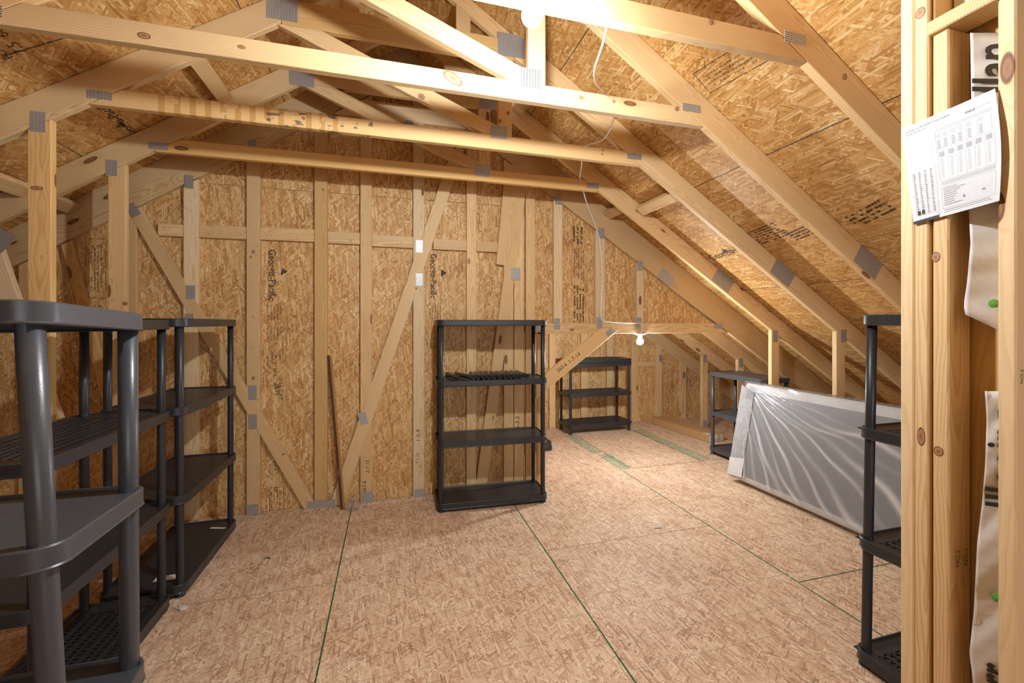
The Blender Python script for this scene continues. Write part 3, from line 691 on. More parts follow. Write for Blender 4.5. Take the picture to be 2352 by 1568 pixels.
# ------------------------------------------------------------------ prints on the roof boards
rm, rsg = roof_matrix(1); NRr = Vector((-PIT*CP, 0, -CP)); lm, lsg = roof_matrix(-1); NRl = Vector((PIT*CP, 0, -CP)); RP = (RX, 0, RZ)
def rp(x, y): return onP(x, y, RP, NRr)
def lp(x, y): return onP(x, y, RP, NRl)
stamp('Georgia-Pacific', rp(1637, 597), rp(1742, 560), NRr, M['ink'], ceiling, bold=True, lift=0.0015)
tri_print(rp(1668, 578), 0.05, rp(1742, 560)-rp(1637, 597), NRr, M['ink'], ceiling)
def roof_block(p0, p1, W, rows, seed, right=True, mat='faint'):
    f = rp if right else lp; a = f(*p0); b = f(*p1)
    lines_print(small_text_block((b-a).length, W, rows, 0.5, seed), a, b-a, NRr if right else NRl, M[mat], ceiling, lift=0.0015)
roof_block((1750, 560), (1815, 538), 0.16, 7, 41, mat='ink'); roof_block((1830, 552), (1870, 536), 0.10, 4, 42, mat='ink'); roof_block((1975, 520), (2060, 480), 0.12, 4, 43, mat='ink')
a = rp(1593, 170); b = rp(1735, 80)
dl = (b-a); L = dl.length
for q in ((0, L, 0, 0.004), (0, L, -0.14, -0.136), (0, 0.004, -0.14, 0)):
    lines_print([q], a, dl, NRr, M['ink'], ceiling, lift=0.0015)
lines_print(small_text_block(L*0.85, 0.09, 4, 0.5, 44), a+dl.normalized()*0.03-NRr.cross(dl).normalized()*0.115, dl, NRr, M['faint'], ceiling, lift=0.0015)
stamp('Georgia-Pacific', lp(322, 308), lp(232, 232), NRl, M['ink'], ceiling, bold=True, lift=0.0015)
tri_print(lp(285, 285)+Vector((0, 0, 0)), 0.05, lp(232, 232)-lp(322, 308), NRl, M['ink'], ceiling)
stamp('Georgia-Pacific', lp(398, 385), lp(340, 358), NRl, M['faint'], ceiling, bold=True, lift=0.0015)
stamp('7.5  60', lp(62, 118), lp(0, 60), NRl, M['ink'], ceiling, lift=0.0015); stamp('PORA', lp(30, 130), lp(-25, 90), NRl, M['ink'], ceiling, lift=0.0015)
lines_print([(0, 0.25, 0, 0.006)], lp(12, 128), lp(80, 108)-lp(12, 128), NRl, M['ink'], ceiling, lift=0.0015)

# ------------------------------------------------------------------ wall_right : stud wall beside the camera
RXW = 1.48
rw = struct(empty('wall_right', (RXW, 0.8, 0)))
def wstud(px0, px1, z1, mat, name='stud', z0=0.003, dx=0.0):
    ya = onX(px0, 700, RXW).y; yb = onX(px1, 700, RXW).y
    return board(name, (RXW+dx+0.0445, (ya+yb)/2, z0), (RXW+dx+0.0445, (ya+yb)/2, z1), 0.089, ya-yb-0.0012, (1, 0, 0), M[mat], rw, bevel=0.004)
wstud(2067, 2099, 2.62, 'pine_pale'); wstud(2099, 2133, 2.62, 'pine'); wstud(2134, 2141, 2.6, 'pine_gold', dx=0.012)
zc = onX(2165, 70, RXW).z
wstud(2141, 2180, zc, 'pine'); wstud(2290, 2335, 2.62, 'pine_pale')
box('plate_block', RXW-0.012, RXW+0.077, 0.36, 0.866, zc+0.001, zc+0.039, M['pine'], rw, bevel=0.003)
yS = onX(2290, 700, RXW).y; yC = onX(2180, 700, RXW).y
board('backing_board', (RXW+0.11, (yS+yC)/2-0.05, 0.003), (RXW+0.11, (yS+yC)/2-0.05, 2.6), 0.30, 0.02, (0, 1, 0), M['pine_gold'], rw)
for x, y, wd, h in ((2116, 1002, 0.020, 0.055), (2156, 1036, 0.024, 0.028), (2150, 590, 0.020, 0.030), (2114, 30, 0.026, 0.032)): knot(onX(x, y, RXW), wd, h, rw, 0, 'x')
for x, y, wd, h in ((582, 578, 0.022, 0.03), (576, 590, 0.016, 0.02), (1077, 600, 0.026, 0.05), (956, 662, 0.02, 0.02), (651, 1043, 0.02, 0.02), (582, 868, 0.02, 0.028), (1314, 757, 0.045, 0.022), (742, 436, 0.02, 0.02)): knot(onY(x, y, GY-0.0032), wd, h, wall)
# insulation wrap in the cavity
ins = tag(empty('insulation_wrap', (1.55, 0.8, 1.4)), 'torn white insulation wrap with black lettering in the cavity of the right stud wall', 'insulation')
WP = Vector((1.505, 0.795, 0)); WNV = Vector((0.055, 0.063, 0)).normalized(); WN = -WNV
def onW(x, y, lift=0.0): return onP(x, y, WP-WNV*lift, WNV)
def wrap(edge, y0, y1, X, name, bottom=None):
    n = 40; k = 10; v = []; f = []
    def le(y):
        for (ya, xa), (yb, xb) in zip(edge[:-1], edge[1:]):
            if ya <= y <= yb: return xa+(xb-xa)*(y-ya)/(yb-ya)
        return edge[-1][1]
    for i in range(n+1):
        y = y0+(y1-y0)*i/n
        for j in range(k+1):
            s = j/k; x = le(y)+(2312-le(y))*s
            yy = y+(bottom(s) if bottom else 0)*(i/n)
            p = onW(x, yy, -0.004*math.sin(i*0.55+s*2)-0.0025*math.sin(i*1.7+s*5)); v.append(p)
    for i in range(n):
        for j in range(k): f.append((i*(k+1)+j, i*(k+1)+j+1, (i+1)*(k+1)+j+1, (i+1)*(k+1)+j))
    o = mesh_obj(name, v, f, M['wrapwhite'], ins, smooth=True)
    so = o.modifiers.new('thick', 'SOLIDIFY'); so.thickness = 0.0015; return o
box('top_wrap', 1.562, 1.566, 0.732, 0.855, 2.246, 2.6, M['wrapwhite'], ins)
wrap([(76, 2228), (110, 2229), (300, 2232), (460, 2224), (560, 2229), (650, 2221), (700, 2213), (720, 2217)], 76, 722, 1.556, 'upper_wrap', lambda s: 45*s)
wrap([(898, 2262), (960, 2266), (1060, 2263), (1150, 2256), (1250, 2244), (1400, 2237), (1500, 2226), (1540, 2232), (1720, 2248)], 898, 1720, 1.556, 'lower_wrap')
def wrap_text(txt, x, yb, yt, h=1.0, shear=0.0):
    a = onW(x, yb, 0.0085); b = onW(x, yt, 0.0085); b.x = a.x; b.y = a.y; stamp(txt, a, b, WN, M['letter'], ins, 'lettering', bold=True, lift=0.0, hscale=h, shear=shear)
wrap_text('lllooing', 2350, 1172, 945, 1.15); wrap_text('K', 2350, 930, 904, 1.15)
wrap_text('llan', 2328, 212, 92, 1.15, 0.3)
wrap_text('rr', 2330, 1590, 1535, 1.6, 0.3)
for x, y in ((2283, 697), (2290, 1372)):
    p = onW(x, y, 0.008); v, f = lathe([(0.0115, 0), (0.0115, 0.002), (0.004, 0.003), (0.004, 0.005)], 20)
    mesh_obj('cap_nail', v, f, M['capgreen'], ins, Matrix.Translation(p) @ WN.to_track_quat('Z', 'Y').to_matrix().to_4x4())
def st_face(txt, x, yb, yt, Y, h=1.0, mat='ink'):
    a = onY(x, yb, Y); b = onY(x, yt, Y); b.x = a.x; stamp(txt, a, b, FN, M[mat], rw, lift=0.0006, hscale=h)
Yc = onX(2180, 700, RXW).y+0.0004
st_face('NO.2', 2203, 1300, 1262, Yc); st_face('NO.2', 2222, 1296, 1258, Yc)
for x in (2197, 2208, 2215): st_face('SPIB KD19 HT', x, 1345, 1310, Yc, 0.8, 'faint')
st_face('NO.2', 2350, 880, 848, onX(2335, 700, RXW).y+0.0004)
# the spec sheet stapled to the studs
paper = tag(empty('paper_sheet', (1.475, 0.85, 1.9)), 'white printed data sheet pinned across the pale studs', 'paper')
PC = [onX(2070, 298, 1.4735), onX(2286, 203, 1.4735), onX(2294, 461, 1.470), onX(2099, 516, 1.4735)]     # TL TR BR BL
def pmap(u, v, lift=0.0):
    p = PC[0].lerp(PC[1], u).lerp(PC[3].lerp(PC[2], u), v)
    bow = 0.012*math.sin(math.pi*min(1, v*0.9+0.05))*u*u+0.003*math.sin(6*u)
    p = p.copy(); p.x += -bow*0.5-lift; p.y += -0.010*math.sin(math.pi*v*0.95)*u*u; return p
n = 60; v = [pmap(i/n, j/n) for j in range(n+1) for i in range(n+1)]
mesh_obj('sheet', v, [(j*(n+1)+i, j*(n+1)+i+1, (j+1)*(n+1)+i+1, (j+1)*(n+1)+i) for j in range(n) for i in range(n)], M['paper'], paper, smooth=True)
def pprint(rects, mat, name='printing', lift=0.0007):
    b = MB()
    for u0, u1, v0, v1 in rects:
        k = max(1, int((u1-u0)*40))
        kv = max(1, int((v1-v0)*40))
        for i in range(k):
            for j in range(kv):
                a0 = u0+(u1-u0)*i/k; a1 = u0+(u1-u0)*(i+1)/k; c0 = v0+(v1-v0)*j/kv; c1 = v0+(v1-v0)*(j+1)/kv
                b.add([pmap(a0, c0, lift), pmap(a1, c0, lift), pmap(a1, c1, lift), pmap(a0, c1, lift)], [(0, 1, 2, 3)])
    o = mesh_obj(name, b.v, b.f, mat, paper)
    return stuff(o) if len(rects) > 2 else o
def ptext(txt, u, v, W, mat, bold=False, h=1.0, shear=0):
    vs, f, w0 = text_geo(txt, bold, shear); s = W/w0
    return mesh_obj('printing', [pmap(u+x*s, v-y*s*h*0.77, 0.0004) for x, y in vs], f, mat, paper)
ptext('KNAUF', 0.70, 0.115, 0.10, M['print'], True, 1.3, 0.15); ptext('INSULATION', 0.805, 0.11, 0.145, M['printgrey'], False, 1.3)
ptext('Jet Stream ULTRA Blowing Wool Insulation', 0.05, 0.065, 0.50, M['printmid'], True, 1.1); ptext('Attic and Cavity Wall Card', 0.05, 0.095, 0.23, M['printmid'], True, 1.1)
rr = random.Random(5); rg = []; rb = []; rm2 = []
for r in range(14): rg.append((0.06, 0.32, 0.175+r*0.018, 0.1762+r*0.018))
for r in range(22): rg.append((0.06, 0.34, 0.50+r*0.0195, 0.5012+r*0.0195))
for r in range(22):
    for cu in (0.075, 0.14, 0.21, 0.28): rm2.append((cu, cu+rr.uniform(0.015, 0.03), 0.504+r*0.0195, 0.513+r*0.0195))
for u0, u1, v0, v1 in ((0.06, 0.33, 0.16, 0.44), (0.06, 0.345, 0.48, 0.93), (0.38, 0.93, 0.19, 0.36), (0.38, 0.95, 0.37, 0.66), (0.39, 0.95, 0.72, 0.93)):
    rb += [(u0, u1, v0, v0+0.0022), (u0, u1, v1, v1+0.0022), (u0, u0+0.002, v0, v1), (u1, u1+0.002, v0, v1)]
for cu in (0.38, 0.45, 0.53, 0.60, 0.69, 0.80):
    rb.append((cu, cu+0.0018, 0.19, 0.36))
    for r in range(4): rg.append((cu+0.012, cu+0.06, 0.20+r*0.012, 0.206+r*0.012))
    for r in range(5): rm2.append((cu+0.015, cu+0.05, 0.265+r*0.018, 0.272+r*0.018))
for cu in (0.39, 0.49, 0.58, 0.67, 0.76, 0.86):
    rb.append((cu, cu+0.0018, 0.37, 0.66))
    for r in range(4): rm2.append((cu+0.012, cu+0.068, 0.385+r*0.012, 0.391+r*0.012))
    for r in range(12): rg.append((cu+0.02, cu+0.05, 0.445+r*0.0165, 0.452+r*0.0165))
for r in range(5): rg.append((0.38, 0.95, 0.145+r*0.0075, 0.148+r*0.0075))
for r in range(5): rg.append((0.40, 0.95, 0.672+r*0.0075, 0.675+r*0.0075))
for r in range(9): rm2.append((0.41, 0.41+rr.uniform(0.1, 0.25), 0.735+r*0.02, 0.740+r*0.02)); rb.append((0.41, 0.93, 0.748+r*0.02, 0.749+r*0.02))
rm2 += [(0.40, 0.90, 0.945, 0.949), (0.40, 0.93, 0.962, 0.965), (0.62, 0.64, 0.85, 0.875), (0.82, 0.85, 0.845, 0.86)]
pprint(rg, M['printgrey'], lift=0.00035); pprint(rb, M['printgrey'], lift=0.0004); pprint(rm2, M['printmid'], lift=0.00045)
for q in (0.075, 0.13): pprint([(q, q+0.04, 0.885, 0.925)], M['print'], lift=0.0005)
pprint([(0.0, 0.34, 0.972, 1.0)], M['print'], 'dark_strip', 0.0005)
v, f = lathe([(0.003, 0), (0.003, 0.002)], 10)
for u, vv in ((0.30, 0.03), (0.36, 0.17), (0.33, 0.95)):
    mesh_obj('staple', [(-0.006, -0.0007, 0), (0.006, -0.0007, 0), (0.006, 0.0007, 0), (-0.006, 0.0007, 0), (-0.006, -0.0007, 0.001), (0.006, -0.0007, 0.001), (0.006, 0.0007, 0.001), (-0.006, 0.0007, 0.001)], [(0, 1, 2, 3), (4, 5, 6, 7), (0, 1, 5, 4), (1, 2, 6, 5), (2, 3, 7, 6), (3, 0, 4, 7)], M['steel'], paper, Matrix.Translation(pmap(u, vv, 0.001)) @ Matrix.Rotation(-math.pi/2, 4, 'Y') @ Matrix.Rotation(0.6, 4, 'Z'))

# ------------------------------------------------------------------ shelving units
LEGR = 0.0178; LR = LEGR; OV = 0.036; PT = 0.045
def rrect(L, D, r, off=0.0, seg=8):
    pts = []
    x0, x1, y0, y1 = -OV-off, L+OV+off, -OV-off, D+OV+off; r = r+off
    for cx, cy, a0 in ((x1-r, y1-r, 0), (x0+r, y1-r, 90), (x0+r, y0+r, 180), (x1-r, y0+r, 270)):
        for k in range(seg+1):
            a = math.radians(a0+90*k/seg); pts.append((cx+r*math.cos(a), cy+r*math.sin(a)))
    return pts
def shelf_geo(L, D, z, kind):
    """moulded tray: rounded rim with a lip, recessed deck (solid or grate)"""
    b = MB(); N = 36
    rings = [(rrect(L, D, 0.055, -0.010), z-PT), (rrect(L, D, 0.055, 0.0), z-PT), (rrect(L, D, 0.055, 0.0025), z-PT+0.003), (rrect(L, D, 0.055, 0.0), z-PT+0.006), (rrect(L, D, 0.055, 0.0), z-0.003), (rrect(L, D, 0.055, -0.003), z), (rrect(L, D, 0.055, -0.009), z), (rrect(L, D, 0.055, -0.011), z-0.007)]
    v = [(x, y, zz) for pts, zz in rings for x, y in pts]; f = []
    for k in range(len(rings)-1):
        for i in range(N): f.append((k*N+i, k*N+(i+1) % N, (k+1)*N+(i+1) % N, (k+1)*N+i))
    k = len(rings)-1
    if kind == 'solid':
        f.append(tuple(k*N+i for i in range(N)))
        b.add(v, f)
        for q in range(1, 5):
            yy = -OV+0.02+(D+2*OV-0.04)*q/5; b.box(-OV+0.01, L+OV-0.01, yy-0.002, yy+0.002, z-PT+0.006, z-0.009)
    else:
        # inner wall goes down, deck of bars
        nv = len(v); v += [(x, y, z-PT+0.004) for x, y in rings[k][0]]
        for i in range(N): f.append((k*N+i, k*N+(i+1) % N, nv+(i+1) % N, nv+i))
        b.add(v, f)
        zt = z-0.006
        b.box(-OV+0.005, L+OV-0.005, -OV+0.008, 0.010, zt-0.004, zt); b.box(-OV+0.005, L+OV-0.005, D-0.010, D+OV-0.008, zt-0.004, zt)
        b.box(-OV+0.008, 0.045, 0.009, D-0.009, zt-0.004, zt); b.box(L-0.045, L+OV-0.008, 0.009, D-0.009, zt-0.004, zt)
        ny = 8
        for q in range(ny+1):
            yy = 0.012+(D-0.024)*q/ny; ww = 0.0095 if q % 2 else 0.005; b.box(0.04, L-0.04, yy-ww, yy+ww, zt-0.010, zt)
        nx = int(L/0.026)
        for q in range(nx+1):
            xx = 0.045+(L-0.09)*q/nx; b.box(xx-0.004, xx+0.004, 0.009, D-0.009, zt-0.012, zt-0.0015)
    return b
def shelf_unit(label, loc, rz, L, D, shelves, mat, shears=((0, 0),)*4, zref=0.0, group=None, lr=1.0):
    """loc = floor point of the corner leg at local (0,0); shelves = [(z_top, kind)]; shears = lean per corner (00, L0, LD, 0D)"""
    t = tag(empty('shelving_unit', loc, rz), label, 'shelf', group)
    def sh(p):
        u = p[0]/L; w = p[1]/D; wts = ((1-u)*(1-w), u*(1-w), u*w, (1-u)*w)
        kx = sum(a*s[0] for a, s in zip(wts, shears)); ky = sum(a*s[1] for a, s in zip(wts, shears))
        kz = sum(a*(s[2] if len(s) > 2 else 0) for a, s in zip(wts, shears))
        return (p[0]+kx*(p[2]-zref), p[1]+ky*(p[2]-zref), p[2]+kz*p[2])
    W = wm(t)
    for z, kind in shelves:
        b = shelf_geo(L, D, z, kind)
        mesh_obj('shelf', [sh(p) for p in b.v], b.f, M[mat], t, W, smooth='auto')
    zt = max(z for z, k in shelves)-0.008; LR = LEGR*lr
    for x, y in ((0, 0), (L, 0), (L, D), (0, D)):
        prof = [(LR+0.004, 0.0), (LR+0.005, 0.004), (LR+0.002, 0.008), (LR, 0.02)]
        zs = sorted(z for z, k in shelves)
        for z in zs[:-1]: prof += [(LR, z-0.002), (LR*0.985, z+0.002), (LR*0.985, z+0.008), (LR, z+0.010)]
        prof += [(LR, zt)]
        v, f = lathe(prof, 20)
        lg = mesh_obj('leg', [sh((px+x, py+y, pz)) for px, py, pz in v], f, M[mat], t, W, smooth=True)
        v, f = lathe([(LR+0.007, 0.0), (LR+0.007, 0.006), (LR+0.001, 0.022)], 20)
        mesh_obj('foot', [sh((px+x, py+y, pz)) for px, py, pz in v], f, M[mat], lg, W, smooth=True)
    return t
ZS = [0.068, 0.527, 0.986, 1.445]
allsolid = [(z, 'solid') for z in ZS]
# middle unit against the gable wall
mid = shelf_unit('black four-shelf plastic rack with loose poles, standing against the gable wall', (0.372, 3.29, 0), -0.045, 0.80, 0.27, allsolid, 'black')
# left row (local x runs along world Y for units 2 and 3: rotate 90 deg)
u3 = shelf_unit('farther charcoal rack in the left row, touching the gable wall, flat solid shelves', (-1.055, 2.645, 0), math.pi/2, 0.745, 0.31, allsolid, 'char')
u2 = shelf_unit('charcoal rack with slatted grate shelves, second in the left row', (-1.085, 1.735, 0), math.pi/2, 0.79, 0.31, [(ZS[0], 'grate'), (ZS[1], 'solid'), (ZS[2], 'grate'), (ZS[3]-0.01, 'solid')], 'char')
u1 = shelf_unit('nearest charcoal rack at the left edge, smooth shelves and shiny front leg', (-1.464, 1.047, 0), 0.0, 0.80, 0.324, allsolid, 'grey', shears=((-0.02, 0, 0.012), (-0.045, 0.0, 0.012), (-0.004, 0.0, 0.0), (-0.004, 0, 0)), zref=1.44, lr=1.2)
ru = shelf_unit('black rack with grate shelves, half hidden behind the right stud wall', (1.905, 1.335, 0), -math.pi/2, 0.80, 0.30, [(z, 'grate') for z in ZS[:3]]+[(ZS[3]+0.01, 'solid')], 'black', shears=((-0.004, 0.03),)*4)
bu = shelf_unit('short black three-shelf rack with grates, under the alcove bulb at the far wall', (2.215, 5.11, 0), 0.01, 0.84, 0.31, [(0.125, 'grate'), (0.52, 'grate'), (0.905, 'grate'), (0.952, 'grate')], 'black')
du = shelf_unit('short charcoal three-shelf rack behind the wrapped mattress', (3.36, 3.305, 0), math.pi/2, 0.64, -0.30 if False else 0.30, [(0.085, 'solid'), (0.47, 'solid'), (0.895, 'solid')], 'grey')
du.matrix_basis = Matrix.Translation((3.68, 3.305, 0)) @ Matrix.Rotation(math.pi/2, 4, 'Z')
# loose poles on the middle rack
zp = ZS[2]+0.0005+LR
ends = [(1055, 1043), (1084, 1056), (1098, 1082), (1112, 1094), (1121, 1105), (1135, 1118), (1149, 1130), (1162, 1144), (1174, 1156), (1186, 1167), (1198, 1179), (1212, 1190)]
word = ['leftmost', 'second from left', 'third from left', 'fourth from left', 'fifth from left', 'sixth from left', 'seventh from left', 'eighth from left', 'ninth from left', 'tenth from left', 'second from right', 'rightmost']
pv, pf = [], []
prof = [(LR-0.004, 0.03), (LR-0.004, 0.0), (LR-0.002, 0.0), (LR-0.002, 0.012), (LR, 0.014), (LR, 0.30), (LR-0.003, 0.30), (LR-0.003, 0.27)]
pv, pf = lathe(prof, 20, cap=False); pf.append(tuple(range(20))); pf.append(tuple(range(7*20, 8*20)))
proto = None; lastx = -9
for i, (xf, xb) in enumerate(ends):
    Yfr = 3.262-0.045*(i/11.0)*0.8
    p = onY(xf, 870, Yfr); p.z = zp
    if p.x-lastx < 2*LR+0.001: p.x = lastx+2*LR+0.001
    lastx = p.x; dx = (-0.09 if i == 1 else -0.05 if i == 0 else -0.004)
    if i == 1: p.x += 0.012; lastx = p.x
    d = Vector((dx, 0.28, 0)).normalized()
    if proto is None:
        o = mesh_obj('shelf_pole', pv, pf, M['pole'], None, frame(p, d.cross(Vector((0, 0, 1))), d), smooth=True); proto = o
    else:
        o = proto.copy(); COL.objects.link(o); o.matrix_basis = frame(p, d.cross(Vector((0, 0, 1))), d)
    tag(o, word[i]+' of the twelve loose black poles lying on the middle rack', 'pole', 'loose poles on the middle rack')
# spare shelves stacked on the alcove floor
for k in range(2):
    b = shelf_geo(0.38, 0.30, PT+0.001+0.0455*k, 'solid')
    o = mesh_obj('spare_shelf', b.v, b.f, M['black'], None, Matrix.Translation((1.335, 4.55, 0.0)) @ Matrix.Rotation(0.05*k, 4, 'Z'))
    tag(o, ('lower' if k == 0 else 'upper')+' of two spare black shelves stacked on the floor behind the middle rack', 'shelf panel')

# ------------------------------------------------------------------ wrapped mattress
ma = tag(empty('mattress', (2.95, 2.25, 0)), 'grey mattress wrapped in clear plastic, leaning on its long side by the low roof', 'mattress')
TL_, TW, THH = 1.90, 0.19, 0.86; LEAN = 0.20
Wm = Matrix.Translation((2.95, 3.235, 0.040)) @ Matrix.Rotation(LEAN, 4, 'Y')      # local y runs towards the camera = -Y
def mat_body(name, y0, y1, z0, z1, x0, x1, r, mat, amp=0.0, nu=60, nv=30):
    """pillow-edged box built from a superellipse profile round the XZ section"""
    v = []; f = []; seg = 40
    cx, cz, hx_, hz = (x0+x1)/2, (z0+z1)/2, (x1-x0)/2, (z1-z0)/2
    ys = [y0, y0+0.006, y0+0.03]+[y0+0.03+(y1-y0-0.06)*i/nu for i in range(1, nu)]+[y1-0.03, y1-0.006, y1]
    for i, y in enumerate(ys):
        e = min(1.0, min(y-y0, y1-y)/0.03); s = 1-0.12*(1-math.sqrt(max(0, 1-(1-e)**2)))
        for k in range(seg):
            a = 2*math.pi*k/seg; ca, sa = math.cos(a), math.sin(a); ex = 0.22
            px = cx+hx_*math.copysign(abs(ca)**ex, ca)*(1 if e >= 1 else s); pz = cz+hz*math.copysign(abs(sa)**ex, sa)*(1 if e >= 1 else (0.98+0.02*s))
            v.append((px, -y, pz))
    n = len(ys)
    for i in range(n-1):
        for k in range(seg): f.append((i*seg+k, i*seg+(k+1) % seg, (i+1)*seg+(k+1) % seg, (i+1)*seg+k))
    f.append(tuple(range(seg))); f.append(tuple((n-1)*seg+k for k in range(seg)))
    return mesh_obj(name, v, f, mat, ma, Wm, smooth=True)
mat_body('border', 0.0, TL_, 0.0, THH, 0.004, TW, 0.05, M['mattress_white'])
sheet('face_panel', [(0.07, 0.06), (TL_-0.06, 0.06), (TL_-0.06, THH-0.075), (0.07, THH-0.075)], 0.004, Wm @ Matrix(((0, 0, -1, -0.0005), (-1, 0, 0, 0), (0, 1, 0, 0), (0, 0, 0, 1))), M['mattress_grey'], ma)
# plastic film with folds radiating from the upper far corner
nu, nv = 330, 150; v = []; f = []; fold = []
for i in range(nu+1):
    y = -0.012+(TL_+0.024)*i/nu
    for j in range(nv+1):
        z = 0.004+(THH+0.004)*j/nv
        dy = y+0.02; dz = THH+0.02-z; th = math.atan2(dz, dy+1e-6); rr_ = math.hypot(dy, dz)
        h = 0.0
        for (t0, wd, am) in ((1.36, 0.020, 0.012), (1.24, 0.026, 0.016), (1.10, 0.018, 0.013), (1.0, 0.030, 0.018), (0.88, 0.018, 0.013), (0.78, 0.026, 0.018), (0.68, 0.016, 0.012), (0.60, 0.024, 0.017), (0.50, 0.016, 0.013), (0.42, 0.022, 0.015), (0.34, 0.014, 0.012), (0.26, 0.020, 0.013), (0.18, 0.014, 0.010)):
            q = (th-t0+0.035*math.sin(4*rr_+t0*9)+0.012*math.sin(13*rr_+t0*21))/wd
            if abs(q) < 3.2: h += am*math.exp(-q*q)*min(1, rr_*1.8)*(0.75+0.35*math.sin(5*rr_+t0*31))
        h += 0.005*math.sin(17*y+5*math.sin(9*z))*max(0, (z/THH-0.75))*4
        ed = min(z, THH-z); fold.append(min(1.0, max(0.0, h)/0.016)*min(1, ed/0.05))
        x = -0.006-h if 0.03 < ed else -0.006-h*ed/0.03
        if i < 3: x += (3-i)*0.012
        v.append((x, -y, z))
for i in range(nu):
    for j in range(nv): f.append((i*(nv+1)+j, i*(nv+1)+j+1, (i+1)*(nv+1)+j+1, (i+1)*(nv+1)+j))
k0 = len(v)                                  # carry the film over the top edge
for i in range(nu+1):
    y = -0.012+(TL_+0.024)*i/nu
    for j in range(1, 7): v.append((-0.006+0.20*j/6, -y, THH+0.010+0.006*math.sin(j*2+i*0.7)))
for i in range(nu):
    a = [i*(nv+1)+nv]+[k0+i*6+j for j in range(6)]; b2 = [(i+1)*(nv+1)+nv]+[k0+(i+1)*6+j for j in range(6)]
    for j in range(6): f.append((a[j], a[j+1], b2[j+1], b2[j]))
pw = mesh_obj('plastic_wrap', v, f, M['film'], ma, Wm, smooth=True)
fold += [0.55]*(len(v)-len(fold)); pw.data.attributes.new('fold', 'FLOAT', 'POINT').data.foreach_set('value', fold)
# gathered pleats and tape at the far end
pb = MB()
for k in range(11):
    y = -0.006+k*0.0135; z0 = 0.02+0.002*k; z1 = THH-0.03-0.006*k
    pb.add(*prism([(-0.012, z0), (-0.004, z0), (-0.006, z1), (-0.016, z1)], -y-0.0025, -y+0.0025))
stuff(mesh_obj('pleats', pb.v, pb.f, M['filmw'], ma, Wm))
sheet('tape', [(-0.01, 0.02), (0.15, 0.035), (0.15, 0.20), (-0.01, 0.17)], 0.001, Wm @ Matrix(((0, 0, -1, -0.019), (-1, 0, 0, 0), (0, 1, 0, 0), (0, 0, 0, 1))), M['filmw'], ma)
sheet('tape', [(0.05, 0.72), (0.13, 0.71), (0.13, 0.83), (0.05, 0.84)], 0.001, Wm @ Matrix(((0, 0, -1, -0.019), (-1, 0, 0, 0), (0, 1, 0, 0), (0, 0, 0, 1))), M['film'], ma)

# ------------------------------------------------------------------ cardboard box on the alcove floor
pf_ = Vector((3.545, 5.36, 0)); pn = Vector((3.634, 4.314, 0)); dd = (pn-pf_).normalized(); sd = Vector((-dd.y, dd.x, 0)); Lb = (pn-pf_).length
cb = tag(empty('cardboard_box', pf_, math.atan2(dd.y, dd.x)), 'long flat brown carton with a white taped end on the alcove floor', 'box')
Wc = wm(cb); hb = 0.095; wb = 0.24
bxs = MB().box(0, Lb, 0.002, wb, 0.001, hb)
ct = mesh_obj('carton', bxs.v, bxs.f, M['card'], cb, Wc, bevel=0.004)
for y0, y1 in ((0.004, wb/2-0.002), (wb/2+0.001, wb-0.002)):
    sheet('flap', [(0.012, y0), (Lb-0.012, y0), (Lb-0.012, y1), (0.012, y1)], 0.0015, Wc @ Matrix.Translation((0, 0, hb+0.002)), M['card'], ct)
sheet('shipping_label', [(0.006, 0.008), (wb-0.006, 0.008), (wb-0.02, hb-0.006), (0.006, hb-0.006)], 0.001, Wc @ Matrix(((0, 0, 1, Lb+0.0015), (1, 0, 0, 0), (0, 1, 0, 0), (0, 0, 0, 1))), M['white'], cb)
sheet('shipping_label', [(Lb-0.10, 0.0), (Lb, 0.0), (Lb, 0.05), (Lb-0.07, 0.05)], 0.001, Wc @ Matrix.Translation((0, 0.002, hb+0.0035)), M['white'], cb)
sheet('sticker', [(0.14, 0.055), (0.17, 0.055), (0.17, 0.085), (0.14, 0.085)], 0.0006, Wc @ Matrix(((0, 0, 1, Lb+0.0024), (1, 0, 0, 0), (0, 1, 0, 0), (0, 0, 0, 1))), M['yellow'], cb)
lines_print(small_text_block(0.15, 0.04, 4, 0.45, 77), Wc @ Vector((Lb+0.0016, 0.06, 0.015)), Wc.to_3x3() @ Vector((0, 1, 0)), Wc.to_3x3() @ Vector((1, 0, 0)), M['printmid'], cb)

# ------------------------------------------------------------------ bulbs
def bulb(label, p, ztop, power, R, yb=None):
    """p = centre of the glass; ztop = surface the holder is screwed to"""
    x, y, zc = p; t = tag(empty('light_bulb', (x, y, ztop)), label, 'light bulb'); W = Matrix.Translation((x, y, zc))
    zs = R*1.55; zt = ztop-zc
    if yb is not None:
        zt = zs+0.024
        box('junction_box', x-0.05, x+0.05, yb-0.099, yb-0.001, zc+zt, zc+zt+0.045, M['white'], t, bevel=0.003)
    v, f = lathe([(0.021, zs-0.004), (0.023, zt-0.014), (0.048, zt-0.010), (0.052, zt-0.004), (0.052, zt-0.0005)], 28); mesh_obj('lampholder', v, f, M['white'], t, W)
    prof = [(0.0005, -R)]
    for k in range(1, 14):
        a = -math.pi/2+math.pi*k/16*0.97; prof.append((R*math.cos(a), R*math.sin(a)))
    prof += [(0.016, zs-0.012), (0.0145, zs-0.0045)]
    v, f = lathe(prof, 28); mesh_obj('glass_bulb', v, f, emit_mat('lit_bulb', (0.92, 0.96, 1.0), glow(power, R)), t, W, smooth=True)
    return t
pb1 = onY(1222, 36, TY[0]-0.05)
bulb('glowing bulb hanging on the nearest collar tie at the top of view', pb1, 0, BULB1, 0.034, TY[0])
pb2 = onY(1470, 784, GY+TH/2)
